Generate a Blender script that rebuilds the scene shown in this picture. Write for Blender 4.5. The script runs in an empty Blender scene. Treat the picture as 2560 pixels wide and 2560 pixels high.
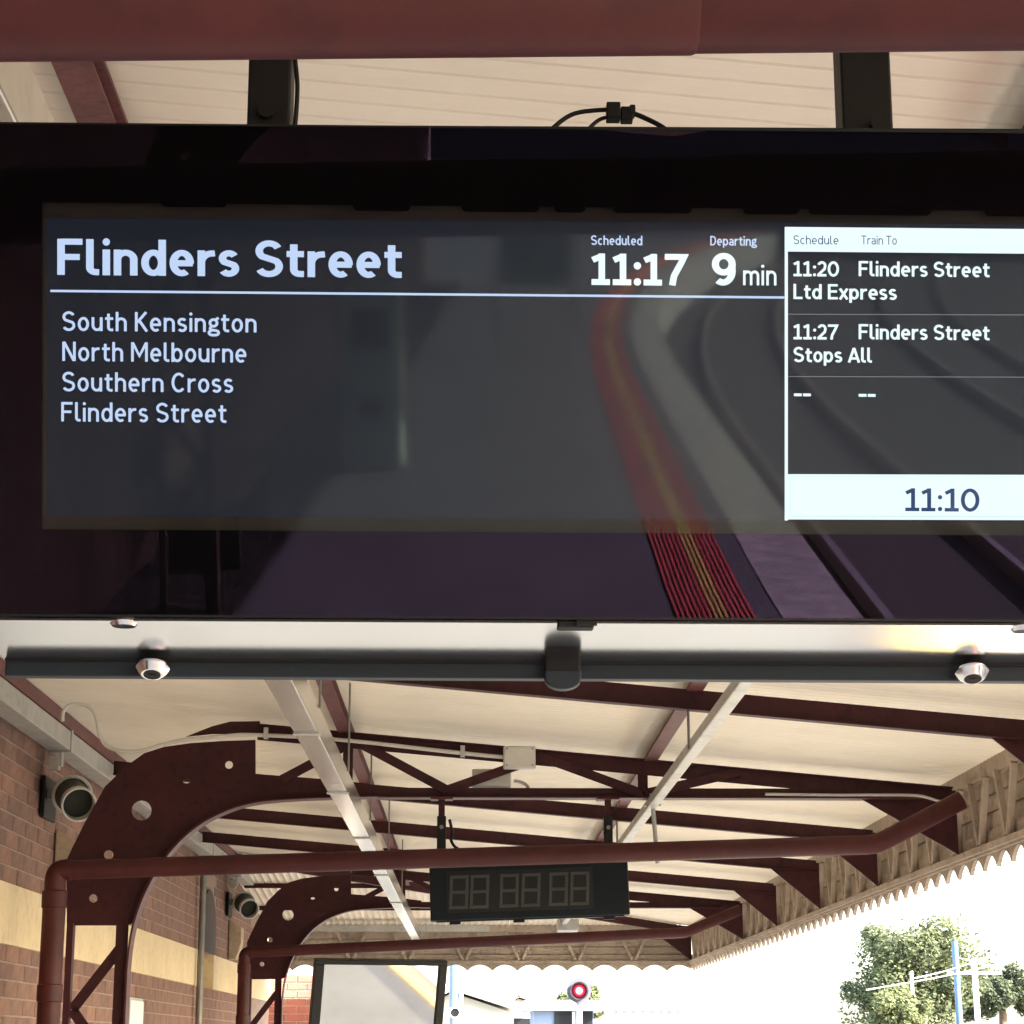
import bpy, bmesh, math, random
from mathutils import Vector as V, Matrix
random.seed(7)
R = math.radians
S = bpy.context.scene
COL = S.collection

# ---------------------------------------------------------------- camera, sky, sun, exposure
EYE = V((0, 0, 1.6))
FPX = 5350.0                      # focal length in pixels of a 2560 px wide picture
PITCH, YAW = R(14.011), R(1.039)
fw = V((math.sin(YAW)*math.cos(PITCH), math.cos(YAW)*math.cos(PITCH), math.sin(PITCH)))
rt = V((math.cos(YAW), -math.sin(YAW), 0))
dn = -rt.cross(fw)
cd = bpy.data.cameras.new('camera'); cam = bpy.data.objects.new('camera', cd); COL.objects.link(cam)
M3 = Matrix((rt, -dn, -fw)).transposed()
cam.matrix_world = Matrix.Translation(EYE) @ M3.to_4x4()
cd.sensor_width = 36; cd.sensor_fit = 'HORIZONTAL'; cd.lens = FPX/2560*36
cd.clip_start = 0.02; cd.clip_end = 3000
S.camera = cam

SUN = V((0.82, -0.42, 0.56)).normalized()
w = bpy.data.worlds.new('World'); S.world = w; w.use_nodes = True
nt = w.node_tree
sky = nt.nodes.new('ShaderNodeTexSky'); sky.sky_type = 'NISHITA'; sky.sun_disc = False
sky.sun_elevation = math.asin(SUN.z); sky.sun_rotation = math.atan2(SUN.x, SUN.y)
sky.air_density = 1.0; sky.dust_density = 2.5
nt.links.new(sky.outputs[0], nt.nodes['Background'].inputs[0])
nt.nodes['Background'].inputs[1].default_value = 0.15
sl = bpy.data.lights.new('sun', 'SUN'); sl.energy = 5.0; sl.angle = R(0.53); sl.color = (1, .965, .91)
so = bpy.data.objects.new('sun', sl); COL.objects.link(so)
so.rotation_euler = SUN.to_track_quat('Z', 'Y').to_euler(); so.location = (20, -20, 40)
S.view_settings.view_transform = 'Standard'; S.view_settings.look = 'None'
S.view_settings.exposure = 2.95; S.view_settings.gamma = 1
EXPO = 2**2.95
S.render.engine = 'CYCLES'
S.cycles.max_bounces = 10; S.cycles.diffuse_bounces = 6; S.cycles.transparent_max_bounces = 16
S.cycles.sample_clamp_indirect = 8

# ---------------------------------------------------------------- picture -> place
SD = 2560/1932.0                  # zoom-view pixels to picture pixels
def ray(x, y): return fw + rt*((x-1280)/FPX) + dn*((y-1280)/FPX)
def atY(x, y, Y): r = ray(x, y); return EYE + r*(Y/r.y)
def atX(x, y, X): r = ray(x, y); return EYE + r*(X/r.x)
def atZ(x, y, Z): r = ray(x, y); return EYE + r*((Z-1.6)/r.z)

# ---------------------------------------------------------------- materials
MATS = {}
def mat(name, col, rough=.6, metal=0.0, var=0.0, scale=8.0, bump=0.0, bscale=60.0, spec=.5, col2=None, emit=None, estr=0.0, stretch=None, dirt=0.0):
    if name in MATS: return MATS[name]
    m = bpy.data.materials.new(name); m.use_nodes = True
    n = m.node_tree; b = n.nodes['Principled BSDF']
    b.inputs['Base Color'].default_value = (*col, 1); b.inputs['Roughness'].default_value = rough
    b.inputs['Metallic'].default_value = metal; b.inputs['Specular IOR Level'].default_value = spec
    tc = n.nodes.new('ShaderNodeTexCoord'); src = tc.outputs['Object']
    if stretch:
        mp = n.nodes.new('ShaderNodeMapping'); mp.inputs['Scale'].default_value = stretch
        n.links.new(src, mp.inputs[0]); src = mp.outputs[0]
    if var or col2:
        c2 = col2 or tuple(max(0, c*(1-var)) for c in col)
        nz = n.nodes.new('ShaderNodeTexNoise'); nz.inputs['Scale'].default_value = scale; nz.inputs['Detail'].default_value = 6; nz.inputs['Roughness'].default_value = .62
        n.links.new(src, nz.inputs['Vector'])
        rp = n.nodes.new('ShaderNodeValToRGB'); rp.color_ramp.elements[0].position = .33; rp.color_ramp.elements[1].position = .67
        rp.color_ramp.elements[0].color = (*c2, 1); rp.color_ramp.elements[1].color = (*col, 1)
        n.links.new(nz.outputs[0], rp.inputs[0]); out = rp.outputs[0]
        if dirt:
            n2 = n.nodes.new('ShaderNodeTexNoise'); n2.inputs['Scale'].default_value = scale*5; n2.inputs['Detail'].default_value = 8
            n.links.new(src, n2.inputs['Vector'])
            r2 = n.nodes.new('ShaderNodeValToRGB'); r2.color_ramp.elements[0].position = .30; r2.color_ramp.elements[1].position = .48
            r2.color_ramp.elements[0].color = (1-dirt, 1-dirt, 1-dirt, 1); r2.color_ramp.elements[1].color = (1, 1, 1, 1)
            n.links.new(n2.outputs[0], r2.inputs[0])
            mx = n.nodes.new('ShaderNodeMix'); mx.data_type = 'RGBA'; mx.blend_type = 'MULTIPLY'; mx.inputs[0].default_value = 1
            n.links.new(out, mx.inputs[6]); n.links.new(r2.outputs[0], mx.inputs[7]); out = mx.outputs[2]
        n.links.new(out, b.inputs['Base Color'])
    if bump:
        nb = n.nodes.new('ShaderNodeTexNoise'); nb.inputs['Scale'].default_value = bscale; nb.inputs['Detail'].default_value = 5
        n.links.new(src, nb.inputs['Vector'])
        bp = n.nodes.new('ShaderNodeBump'); bp.inputs['Strength'].default_value = bump; bp.inputs['Distance'].default_value = .01
        n.links.new(nb.outputs[0], bp.inputs['Height']); n.links.new(bp.outputs[0], b.inputs['Normal'])
    if emit:
        b.inputs['Emission Color'].default_value = (*emit, 1); b.inputs['Emission Strength'].default_value = estr
    MATS[name] = m
    return m
def emis(name, col, strength):
    m = bpy.data.materials.new(name); m.use_nodes = True; n = m.node_tree
    n.nodes.remove(n.nodes['Principled BSDF']); e = n.nodes.new('ShaderNodeEmission')
    e.inputs[0].default_value = (*col, 1); e.inputs[1].default_value = strength
    n.links.new(e.outputs[0], n.nodes['Material Output'].inputs[0]); MATS[name] = m
    return m

maroon = mat('maroon_paint', (.085, .020, .021), .5, var=.3, scale=5, bump=.06, bscale=90, dirt=.3, spec=.3)
maroon_pipe = mat('maroon_pipe_paint', (.066, .0135, .0125), .5, var=.3, scale=3, bump=.03, bscale=160, dirt=.22, spec=.25)
maroon_steel = mat('maroon_steel_paint', (.055, .0115, .0135), .55, var=.4, scale=4, bump=.15, bscale=70, dirt=.45, spec=.25)
maroon_worn = mat('worn_maroon_purlin_paint', (.15, .038, .038), .55, col2=(.09, .025, .027), scale=9, bump=.3, bscale=40, dirt=.4)
cream_roof = mat('cream_roof_sheet', (.81, .75, .63), .55, col2=(.73, .66, .535), scale=.8, bump=.05, bscale=30, dirt=.06)
valance_tan = mat('tan_timber_paint', (.41, .335, .265), .7, col2=(.29, .235, .185), scale=3, bump=.3, bscale=30, dirt=.3)
brick_a = mat('brick_red', (.27, .15, .108), .88, col2=(.18, .098, .075), scale=5, bump=.5, bscale=60, dirt=.2)
brick_b = mat('brick_brown', (.22, .125, .095), .88, col2=(.15, .088, .07), scale=6, bump=.5, bscale=60, dirt=.2)
brick_c = mat('brick_orange', (.32, .175, .12), .88, col2=(.23, .12, .088), scale=6, bump=.5, bscale=60, dirt=.2)
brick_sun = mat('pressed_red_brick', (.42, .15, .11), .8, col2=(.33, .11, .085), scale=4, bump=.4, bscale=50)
mortar = mat('mortar', (.37, .27, .21), .9, var=.3, scale=14, bump=.5, bscale=80)
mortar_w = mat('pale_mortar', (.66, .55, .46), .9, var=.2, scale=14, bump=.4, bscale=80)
band_cream = mat('cream_render_band', (.74, .60, .37), .75, col2=(.66, .52, .31), scale=3, bump=.15, bscale=50, dirt=.15)
grey_steel = mat('galvanised_grey', (.50, .50, .47), .45, metal=.35, var=.25, scale=6, dirt=.2)
grey_dark = mat('weathered_grey_channel', (.24, .23, .20), .5, metal=.4, var=.3, scale=6)
trunk_m = mat('satin_metal_trunking', (.62, .58, .52), .22, metal=.85, var=.18, scale=3, dirt=.2)
pale_pvc = mat('pale_grey_plastic', (.62, .60, .54), .45, var=.12, scale=8)
black_m = mat('black_powder_coat', (.0045, .0045, .004), .55, spec=.3, bump=.08, bscale=300)
housing_m = mat('charcoal_housing', (.017, .0235, .029), .5, spec=.2, bump=.05, bscale=300)
bezel_m = mat('black_bezel', (.0025, .0025, .003), .7, spec=.0)
rim_m = mat('dull_display_rim', (.016, .014, .0115), .7, spec=.2, var=.3, scale=10)
alu_m = mat('brushed_aluminium', (.70, .70, .70), .16, metal=1.0, var=.08, scale=3)
chrome_m = mat('chrome', (.85, .83, .80), .12, metal=1.0)
rubber_m = mat('black_rubber', (.004, .004, .0045), .6, spec=.3)
asphalt = mat('platform_asphalt', (.085, .085, .095), .85, var=.35, scale=1.2, bump=.5, bscale=120, dirt=.2)
concrete = mat('concrete_coping', (.46, .44, .41), .85, col2=(.20, .19, .18), scale=5, bump=.4, bscale=60, dirt=.4)
ballast = mat('ballast', (.045, .037, .032), .95, col2=(.014, .012, .011), scale=22, bump=1.0, bscale=30)
earth = mat('dry_ground', (.22, .20, .14), .95, var=.4, scale=.2)
rail_m = mat('rail_steel', (.34, .28, .24), .4, metal=.6, var=.3, scale=12)
tact_red = mat('red_tactile', (.60, .07, .075), .7, var=.2, scale=20)
tact_yel = mat('yellow_tactile', (.75, .50, .12), .7, var=.2, scale=20)
white_p = mat('white_paint', (.80, .80, .78), .6, var=.06, scale=5)
blue_p = mat('blue_grey_pole_paint', (.10, .19, .34), .5, var=.15, scale=5)
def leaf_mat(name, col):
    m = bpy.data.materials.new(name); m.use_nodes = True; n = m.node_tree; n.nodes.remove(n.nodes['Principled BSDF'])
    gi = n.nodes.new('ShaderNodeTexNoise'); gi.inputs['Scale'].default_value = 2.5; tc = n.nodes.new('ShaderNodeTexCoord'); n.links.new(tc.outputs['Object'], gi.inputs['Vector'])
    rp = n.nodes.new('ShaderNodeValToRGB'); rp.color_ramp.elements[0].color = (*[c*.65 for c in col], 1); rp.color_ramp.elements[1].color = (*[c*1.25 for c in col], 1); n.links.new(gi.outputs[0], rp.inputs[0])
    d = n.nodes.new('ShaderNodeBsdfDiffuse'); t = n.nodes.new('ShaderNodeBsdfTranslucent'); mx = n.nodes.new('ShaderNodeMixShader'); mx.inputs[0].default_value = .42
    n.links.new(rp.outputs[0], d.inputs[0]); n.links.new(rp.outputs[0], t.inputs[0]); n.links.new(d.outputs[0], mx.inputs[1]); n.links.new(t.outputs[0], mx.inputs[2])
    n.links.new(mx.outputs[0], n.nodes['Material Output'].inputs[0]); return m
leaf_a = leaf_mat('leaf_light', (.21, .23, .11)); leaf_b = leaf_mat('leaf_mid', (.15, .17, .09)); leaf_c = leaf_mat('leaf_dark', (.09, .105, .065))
bark = mat('bark', (.14, .10, .07), .9, var=.4, scale=10, bump=.6, bscale=30)
roof_tile = mat('far_grey_roof', (.28, .28, .29), .8, var=.2, scale=3)
rend_w = mat('far_white_wall', (.72, .68, .60), .8, var=.1, scale=1)
dark_glass = mat('dark_glass', (.02, .022, .025), .08)
lens_m = mat('lamp_inside', (.042, .046, .039), .9, spec=.05, var=.2, scale=20)
stone_m = mat('stone_corbel', (.55, .43, .29), .85, col2=(.38, .29, .2), scale=9, bump=.4)
niche_m = mat('dark_window_recess', (.05, .035, .03), .7)
wood_br = mat('timber_bench', (.20, .11, .06), .6, var=.4, scale=10)
green_p = mat('green_panel_paint', (.12, .30, .20), .5, var=.2, scale=4)

def glass_mat(name, tint, ior, rough):
    m = bpy.data.materials.new(name); m.use_nodes = True; n = m.node_tree
    n.nodes.remove(n.nodes['Principled BSDF'])
    t = n.nodes.new('ShaderNodeBsdfTransparent'); t.inputs[0].default_value = (.97, .97, .97, 1)
    g = n.nodes.new('ShaderNodeBsdfGlossy'); g.inputs['Color'].default_value = (*tint, 1); g.inputs['Roughness'].default_value = rough
    tc = n.nodes.new('ShaderNodeTexCoord'); nz = n.nodes.new('ShaderNodeTexNoise'); nz.inputs['Scale'].default_value = 5; nz.inputs['Detail'].default_value = 7
    n.links.new(tc.outputs['Object'], nz.inputs['Vector'])
    mr = n.nodes.new('ShaderNodeMapRange'); mr.inputs['From Min'].default_value = .3; mr.inputs['From Max'].default_value = .7; mr.inputs['To Min'].default_value = rough*.7; mr.inputs['To Max'].default_value = rough*1.4
    n.links.new(nz.outputs[0], mr.inputs['Value']); n.links.new(mr.outputs[0], g.inputs['Roughness'])
    fr = n.nodes.new('ShaderNodeFresnel'); fr.inputs[0].default_value = ior
    mx = n.nodes.new('ShaderNodeMixShader')
    n.links.new(fr.outputs[0], mx.inputs[0]); n.links.new(t.outputs[0], mx.inputs[1]); n.links.new(g.outputs[0], mx.inputs[2])
    n.links.new(mx.outputs[0], n.nodes['Material Output'].inputs[0]); return m
glass_m = glass_mat('coated_border_glass', (.84, .60, 1.0), 1.45, .006)
glass_c = glass_mat('display_glass', (.90, .98, .90), 1.36, .028)
mirror_m = mat('mirror_glass', (.42, .415, .40), .05, metal=1.0)
E0 = 1/EXPO
lcd_m = mat('lcd_black', (.006, .007, .008), .22, spec=.22, emit=(.38, .58, 1.0), estr=.018*E0)
txt_l = emis('lcd_text_lavender', (.57, .72, 1.0), 1.0*E0)
txt_w = emis('lcd_text_white', (.80, .97, 1.0), 1.15*E0)
txt_d = emis('lcd_text_navy', (.045, .075, .18), 1.0*E0)
txt_g = emis('lcd_line_grey', (.20, .21, .23), 1.0*E0)
txt_s = emis('lcd_line_pale_teal', (.58, .88, .90), 1.0*E0)
red_led = emis('red_led', (1.0, .02, .05), 3.2*E0)
white_led = emis('led_core', (1.0, .82, .84), 5*E0)

# ---------------------------------------------------------------- builders
ORG = {}
def new(name, verts, faces, m=None, parent=None, smooth=False):
    o0 = ORG.get(parent.name, V((0, 0, 0))) if parent else V((0, 0, 0))
    me = bpy.data.meshes.new(name); me.from_pydata([tuple(V(v)-o0) for v in verts], [], faces); me.update()
    bm = bmesh.new(); bm.from_mesh(me); bmesh.ops.recalc_face_normals(bm, faces=bm.faces); bm.to_mesh(me); bm.free()
    if smooth:
        for p in me.polygons: p.use_smooth = True
    o = bpy.data.objects.new(name, me); COL.objects.link(o)
    if m: me.materials.append(m)
    if parent: o.parent = parent
    ORG[o.name] = o0
    return o
def thing(name, label, cat, loc=(0, 0, 0), group=None):
    o = bpy.data.objects.new(name, None); COL.objects.link(o); o.location = loc; o.empty_display_size = .1
    ORG[o.name] = V(loc)
    return tag(o, label, cat, group)
def tag(o, label, cat, group=None, kind=None):
    o['label'] = label; o['category'] = cat
    if group: o['group'] = group
    if kind: o['kind'] = kind
    return o
def struct(o): o['kind'] = 'structure'; return o
def copy_tree(o, parent=None):
    c = o.copy(); COL.objects.link(c); c.parent = parent
    for ch in list(o.children): copy_tree(ch, c)
    return c
class G:
    """collects geometry for one mesh"""
    def __init__(s): s.v = []; s.f = []
    def add(s, vs, fs):
        k = len(s.v); s.v += [V(v) for v in vs]; s.f += [tuple(i+k for i in f) for f in fs]; return s
    def box(s, a, b):
        x0, y0, z0 = a; x1, y1, z1 = b
        return s.hexa([(x0, y0, z0), (x1, y0, z0), (x1, y1, z0), (x0, y1, z0), (x0, y0, z1), (x1, y0, z1), (x1, y1, z1), (x0, y1, z1)])
    def hexa(s, p): return s.add(p, [(3, 2, 1, 0), (4, 5, 6, 7), (0, 1, 5, 4), (1, 2, 6, 5), (2, 3, 7, 6), (3, 0, 4, 7)])
    def bar(s, p, q, wd, ht, up=(0, 0, 1)):
        p, q = V(p), V(q); d = (q-p).normalized(); u = V(up); sd = d.cross(u).normalized(); u2 = sd.cross(d).normalized()
        a, b = sd*wd/2, u2*ht/2
        return s.hexa([p-a-b, p+a-b, p+a+b, p-a+b, q-a-b, q+a-b, q+a+b, q-a+b])
    def tube(s, pts, r, n=12, cap=True):
        pts = [V(p) for p in pts]; rs = r if isinstance(r, (list, tuple)) else [r]*len(pts)
        k = len(s.v); d0 = (pts[1]-pts[0]).normalized(); ref = V((0, 0, 1)) if abs(d0.z) < .9 else V((0, 1, 0))
        nrm = d0.cross(ref).normalized()
        for i, p in enumerate(pts):
            if i == 0: d = (pts[1]-p).normalized()
            elif i == len(pts)-1: d = (p-pts[i-1]).normalized()
            else: d = ((pts[i+1]-p).normalized()+(p-pts[i-1]).normalized()).normalized()
            nrm = (nrm-d*nrm.dot(d)).normalized(); b = d.cross(nrm)
            for j in range(n):
                t = 2*math.pi*j/n; s.v.append(p+(nrm*math.cos(t)+b*math.sin(t))*rs[i])
        for i in range(len(pts)-1):
            for j in range(n): s.f.append((k+i*n+j, k+i*n+(j+1) % n, k+(i+1)*n+(j+1) % n, k+(i+1)*n+j))
        if cap: s.f.append(tuple(k+j for j in range(n))); s.f.append(tuple(k+(len(pts)-1)*n+n-1-j for j in range(n)))
        return s
    def lathe(s, o, ax, prof, n=28):
        o, ax = V(o), V(ax).normalized(); ref = V((0, 0, 1)) if abs(ax.z) < .9 else V((0, 1, 0)); a = ax.cross(ref).normalized(); b = ax.cross(a); k = len(s.v)
        for (t, r) in prof:
            for j in range(n): q = 2*math.pi*j/n; s.v.append(o+ax*t+(a*math.cos(q)+b*math.sin(q))*r)
        for i in range(len(prof)-1):
            for j in range(n): s.f.append((k+i*n+j, k+i*n+(j+1) % n, k+(i+1)*n+(j+1) % n, k+(i+1)*n+j))
        return s
    def prism(s, poly, off):
        """extrude a planar polygon (list of points) by vector off"""
        poly = [V(p) for p in poly]; n = len(poly); off = V(off); k = len(s.v)
        s.v += poly+[p+off for p in poly]
        s.f.append(tuple(k+n-1-i for i in range(n))); s.f.append(tuple(k+n+i for i in range(n)))
        for i in range(n): j = (i+1) % n; s.f.append((k+i, k+j, k+n+j, k+n+i))
        return s
    def strip(s, a, b, off):
        """thick ribbon between two polylines a and b, extruded by off"""
        n = len(a); off = V(off); k = len(s.v)
        s.v += [V(p) for p in a]+[V(p) for p in b]+[V(p)+off for p in a]+[V(p)+off for p in b]
        for i in range(n-1):
            s.f += [(k+i, k+i+1, k+n+i+1, k+n+i), (k+2*n+i, k+3*n+i, k+3*n+i+1, k+2*n+i+1), (k+i, k+2*n+i, k+2*n+i+1, k+i+1), (k+n+i, k+n+i+1, k+3*n+i+1, k+3*n+i)]
        s.f += [(k, k+n, k+3*n, k+2*n), (k+n-1, k+3*n-1, k+4*n-1, k+2*n-1)]
        return s
    def build(s, name, m=None, parent=None, smooth=False): return new(name, s.v, s.f, m, parent, smooth)
def smooth_tube(o, angle=40):
    for p in o.data.polygons: p.use_smooth = True
    try:
        for e in o.data.edges: pass
        o.data.set_sharp_from_angle(angle=R(angle))
    except Exception: pass
    return o
def bevel(o, wd, seg=2):
    b = o.modifiers.new('bevel', 'BEVEL'); b.width = wd; b.segments = seg; b.limit_method = 'ANGLE'; b.angle_limit = R(35); return o
def curve_pts(P, n=8):
    """Catmull-Rom through points"""
    P = [V(p) for p in P]; Q = [2*P[0]-P[1]]+P+[2*P[-1]-P[-2]]; out = []
    for i in range(1, len(Q)-2):
        for k in range(n):
            t = k/n; a, b, c, d = Q[i-1], Q[i], Q[i+1], Q[i+2]
            out.append(.5*((2*b)+(-a+c)*t+(2*a-5*b+4*c-d)*t*t+(-a+3*b-3*c+d)*t**3))
    return out+[P[-1]]

# ---------------------------------------------------------------- layout numbers (metres)
XW, XV = -2.50, 2.65              # station wall face, valance plane
YF = [-7.3, 2.15, 11.6, 21.05]    # arched truss frames near the camera
YEND = 26.5                       # end of the canopy
YBACK = -42.0  # unseen canopy lengthened behind the camera to shade the reflected platform
def roof_z(x): return 3.262-.089*x
def hip_z(y): return 3.485-.0865*(y-21.3)
PUR = .06; RAF = .085

# ---------------------------------------------------------------- ground, platform, track
g = G(); g.box((-400, -400, -1.35), (400, 900, -1.05)); struct(g.build('ground', earth))
def edge_x(y):                     # gently curving platform edge
    return 1.87+(.034*(y+7) if y > -7 else .012*(y+7))+(.0028*(y+20)**2 if y < -20 else 0)
YS = [-70+2.0*i for i in range(54)]
def sweep(name, offs0, offs1, z0, z1, m, ys=None, parent=None, xfix=None):
    ys = ys or YS; a = []; g = G(); k = 0
    for y in ys:
        x0 = xfix if xfix is not None else edge_x(y)+offs0; x1 = edge_x(y)+offs1
        g.v += [V((x0, y, z1)), V((x1, y, z1)), V((x1, y, z0)), V((x0, y, z0))]
    for i in range(len(ys)-1):
        for j in range(4): g.f.append((4*i+j, 4*i+(j+1) % 4, 4*i+4+(j+1) % 4, 4*i+4+j))
    n = 4*(len(ys)-1); g.f += [(0, 1, 2, 3), (n+3, n+2, n+1, n)]
    return g.build(name, m, parent)
struct(sweep('platform', 0, -.46, -1.05, 0.0, asphalt, xfix=-12))
struct(sweep('platform_coping', -.46, 0, -1.05, .006, concrete))
struct(sweep('track_bed', .05, 9.5, -1.05, -.92, ballast))
pv = sweep('platform_paving', 0, -1.10, .0, .004, mat('pale_paving', (.135, .132, .122), .85, col2=(.10, .098, .09), scale=1.5, bump=.3, bscale=80, dirt=.15), ys=[3+1.5*i for i in range(19)], xfix=-2.4); struct(pv)
tp = thing('tactile_paving', 'red and yellow ribbed tactile strip along the platform edge', 'tactile paving', (1.3, 0, 0))
for k in range(15):
    o0 = -1.06+k*.031
    sweep('rib', o0, o0+.0145, .0, .011, tact_yel if k in (7, 8, 9) else tact_red, parent=tp, ys=[-70+2.0*i for i in range(38)])
struct(sweep('yellow_edge_line', -.86, -.70, .004, .009, mat('yellow_line_paint', (.70, .48, .12), .7, var=.2, scale=8), ys=[6+1.5*i for i in range(17)]))
struct(sweep('white_edge_line', -.62, -.50, .004, .009, white_p, ys=[6+1.5*i for i in range(17)]))
for k, o0 in enumerate((.75, 2.19, 4.6, 6.04)):
    r_ = sweep('rail', o0, o0+.07, -.92, -.77, rail_m)
    tag(r_, ['rusty steel rail beside the platform wall', 'second steel rail out from the platform edge', 'third steel rail, first of the far track', 'outermost steel rail of the far track'][k], 'rail', 'running rails')

# ---------------------------------------------------------------- station building with its brick wall
bld = thing('brick_station_building', 'brown brick station building with a cream painted band under the canopy', 'building', (XW, 12, 0))
wall_back = mat('shaded_brick_wall', (.085, .05, .042), .85, col2=(.05, .03, .027), scale=4, bump=.4, bscale=30)  # brick colour darkened behind the camera so the glass reflects it in shade
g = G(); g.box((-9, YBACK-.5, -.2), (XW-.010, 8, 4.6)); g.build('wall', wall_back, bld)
g = G(); g.box((-9, 8, -.2), (XW-.012, 31, 2.13)); g.build('wall', mortar, bld)
g = G(); g.box((-9, 8, 2.452), (XW-.012, 31, 4.6)); g.build('wall', mortar, bld)
g = G(); g.box((-9, 7.5, 2.13), (XW+.004, 20.02, 2.452)); g.box((-9, 20.02, 2.13), (XW-.10, 21.15, 2.452)); g.box((-9, 21.15, 2.13), (XW+.004, 31, 2.452)); g.build('painted_band', band_cream, bld)
CH, BL = .0935, .34
bm_meshes = {}
def brick_mesh(hgt, ln, key):
    if key in bm_meshes: return bm_meshes[key]
    gg = G(); e = .0025
    gg.hexa([(0, 0, 0), (0, ln, 0), (0, ln, hgt), (0, 0, hgt), (.007, e, e), (.007, ln-e, e), (.007, ln-e, hgt-e), (.007, e, hgt-e)])
    me = bpy.data.meshes.new('brick'); me.from_pydata([tuple(v) for v in gg.v], [], gg.f); me.update()
    b = bmesh.new(); b.from_mesh(me); bmesh.ops.recalc_face_normals(b, faces=b.faces); b.to_mesh(me); b.free()
    bm_meshes[key] = me; return me
spots = []
zs = [2.452+.004+i*CH for i in range(9)]+[2.13-.004-(i+1)*CH+.010 for i in range(6)]
for zi, z0 in enumerate(zs):
    y = 10.6-(zi % 2)*BL/2
    while y < 24.6:
        if not (20.0 < y+BL/2 < 21.17 and z0 > 2.40): spots.append((y, z0))
        y += BL
spots.sort(key=lambda q: q[0]); near, far_ = spots[:298], spots[298:]
bmats = [brick_a, brick_b, brick_c, brick_a]
for (y, z0) in near:
    k = random.choice([0, 0, 1, 2, 3])
    me = brick_mesh(CH-.009, BL-.007, k)
    if not me.materials: me.materials.append(bmats[k % 4])
    o = bpy.data.objects.new('brick', me); COL.objects.link(o); o.parent = bld
    o.location = V((XW-.014+random.uniform(-.002, .002), y, z0))-ORG[bld.name]
g = G()
for (y, z0) in far_:
    e = .0025; p = V((XW-.014, y, z0)); h_, l_ = CH-.01, BL-.01
    g.hexa([p+V(q) for q in [(0, 0, 0), (0, l_, 0), (0, l_, h_), (0, 0, h_), (.007, e, e), (.007, l_-e, e), (.007, l_-e, h_-e), (.007, e, h_-e)]])
o = g.build('far_bricks', brick_a, bld); o['kind'] = 'stuff'
# arched window recess beyond the second lamp: dark blind arch and painted sill
g = G(); n = 10; cy = 20.585; rr = .545
poly = [V((XW+.006, cy-rr, 2.456)), V((XW+.006, cy+rr, 2.456))]+[V((XW+.006, cy+rr*math.cos(math.pi*i/n), 2.62+.42*math.sin(math.pi*i/n))) for i in range(n+1)]
g.prism(poly, (.012, 0, 0)); g.build('arched_window', niche_m, bld)
g = G(); g.tube([(XW+.05, 19.75, 1.2), (XW+.05, 19.75, 3.25)], .03, 10); smooth_tube(g.build('wall_conduit', grey_dark, bld))
# stone corbels carrying the frames
for yy in (12.95, 22.4):
    g = G(); g.prism([(XW, yy, 2.46), (XW+.08, yy, 2.46), (XW+.13, yy, 2.62), (XW+.13, yy, 2.78), (XW, yy, 2.86)], (0, .22, 0)); bevel(g.build('corbel', stone_m, bld), .01)
# eaves box beam and wall plate of the building
eb = thing('eaves_box_beam', 'pale grey box beam running along the brick wall top below the maroon wall plate', 'beam', (-2.42, 12, 3.3))
g = G(); g.box((XW+.022, YBACK, 3.272), (-2.35, 25.9, 3.385)); bevel(g.build('beam', grey_steel, eb), .006)
for k in range(9):
    yy = 5.4+k*2.36; g = G(); g.box((XW+.02, yy, 3.262), (-2.342, yy+.05, 3.391)); g.build('joint_strap', grey_steel, eb)
wp = thing('wall_plate', 'worn maroon steel angle along the wall side of the cream ceiling', 'roof beam', (-2.38, 12, 3.4))
g = G(); g.box((-2.47, YBACK, 3.388), (-2.362, 25.0, 3.40)); g.build('angle_leg', maroon_worn, wp)
g = G(); g.box((-2.36, YBACK, 3.39), (-2.345, 25.0, 3.468)); g.build('angle_leg', maroon_worn, wp)

# wing wall in the sun past the canopy end
wg = thing('sunlit_brick_wing', 'sunlit red brick wing wall standing past the canopy end', 'wall', (-2.4, 27.2, 0))
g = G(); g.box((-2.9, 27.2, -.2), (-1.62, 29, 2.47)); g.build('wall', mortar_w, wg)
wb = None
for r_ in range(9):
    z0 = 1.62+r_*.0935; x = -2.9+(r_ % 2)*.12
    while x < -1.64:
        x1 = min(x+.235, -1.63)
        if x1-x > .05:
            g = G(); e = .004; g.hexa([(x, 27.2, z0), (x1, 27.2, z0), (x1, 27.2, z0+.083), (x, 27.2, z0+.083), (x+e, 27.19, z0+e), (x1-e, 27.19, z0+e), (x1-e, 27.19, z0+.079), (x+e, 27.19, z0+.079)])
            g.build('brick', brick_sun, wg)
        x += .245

# white notice on wall
nb = thing('white_notice', 'narrow white notice fixed to the brick wall beneath the cream band', 'notice', (XW, 16.3, 1.7))
g = G(); g.box((XW+.006, 16.02, 1.30), (XW+.022, 16.62, 1.925)); bevel(g.build('panel', white_p, nb), .004)
g = G(); g.box((XW+.004, 16.0, 1.28), (XW+.012, 16.64, 1.945)); g.build('backing', grey_steel, nb)

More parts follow.
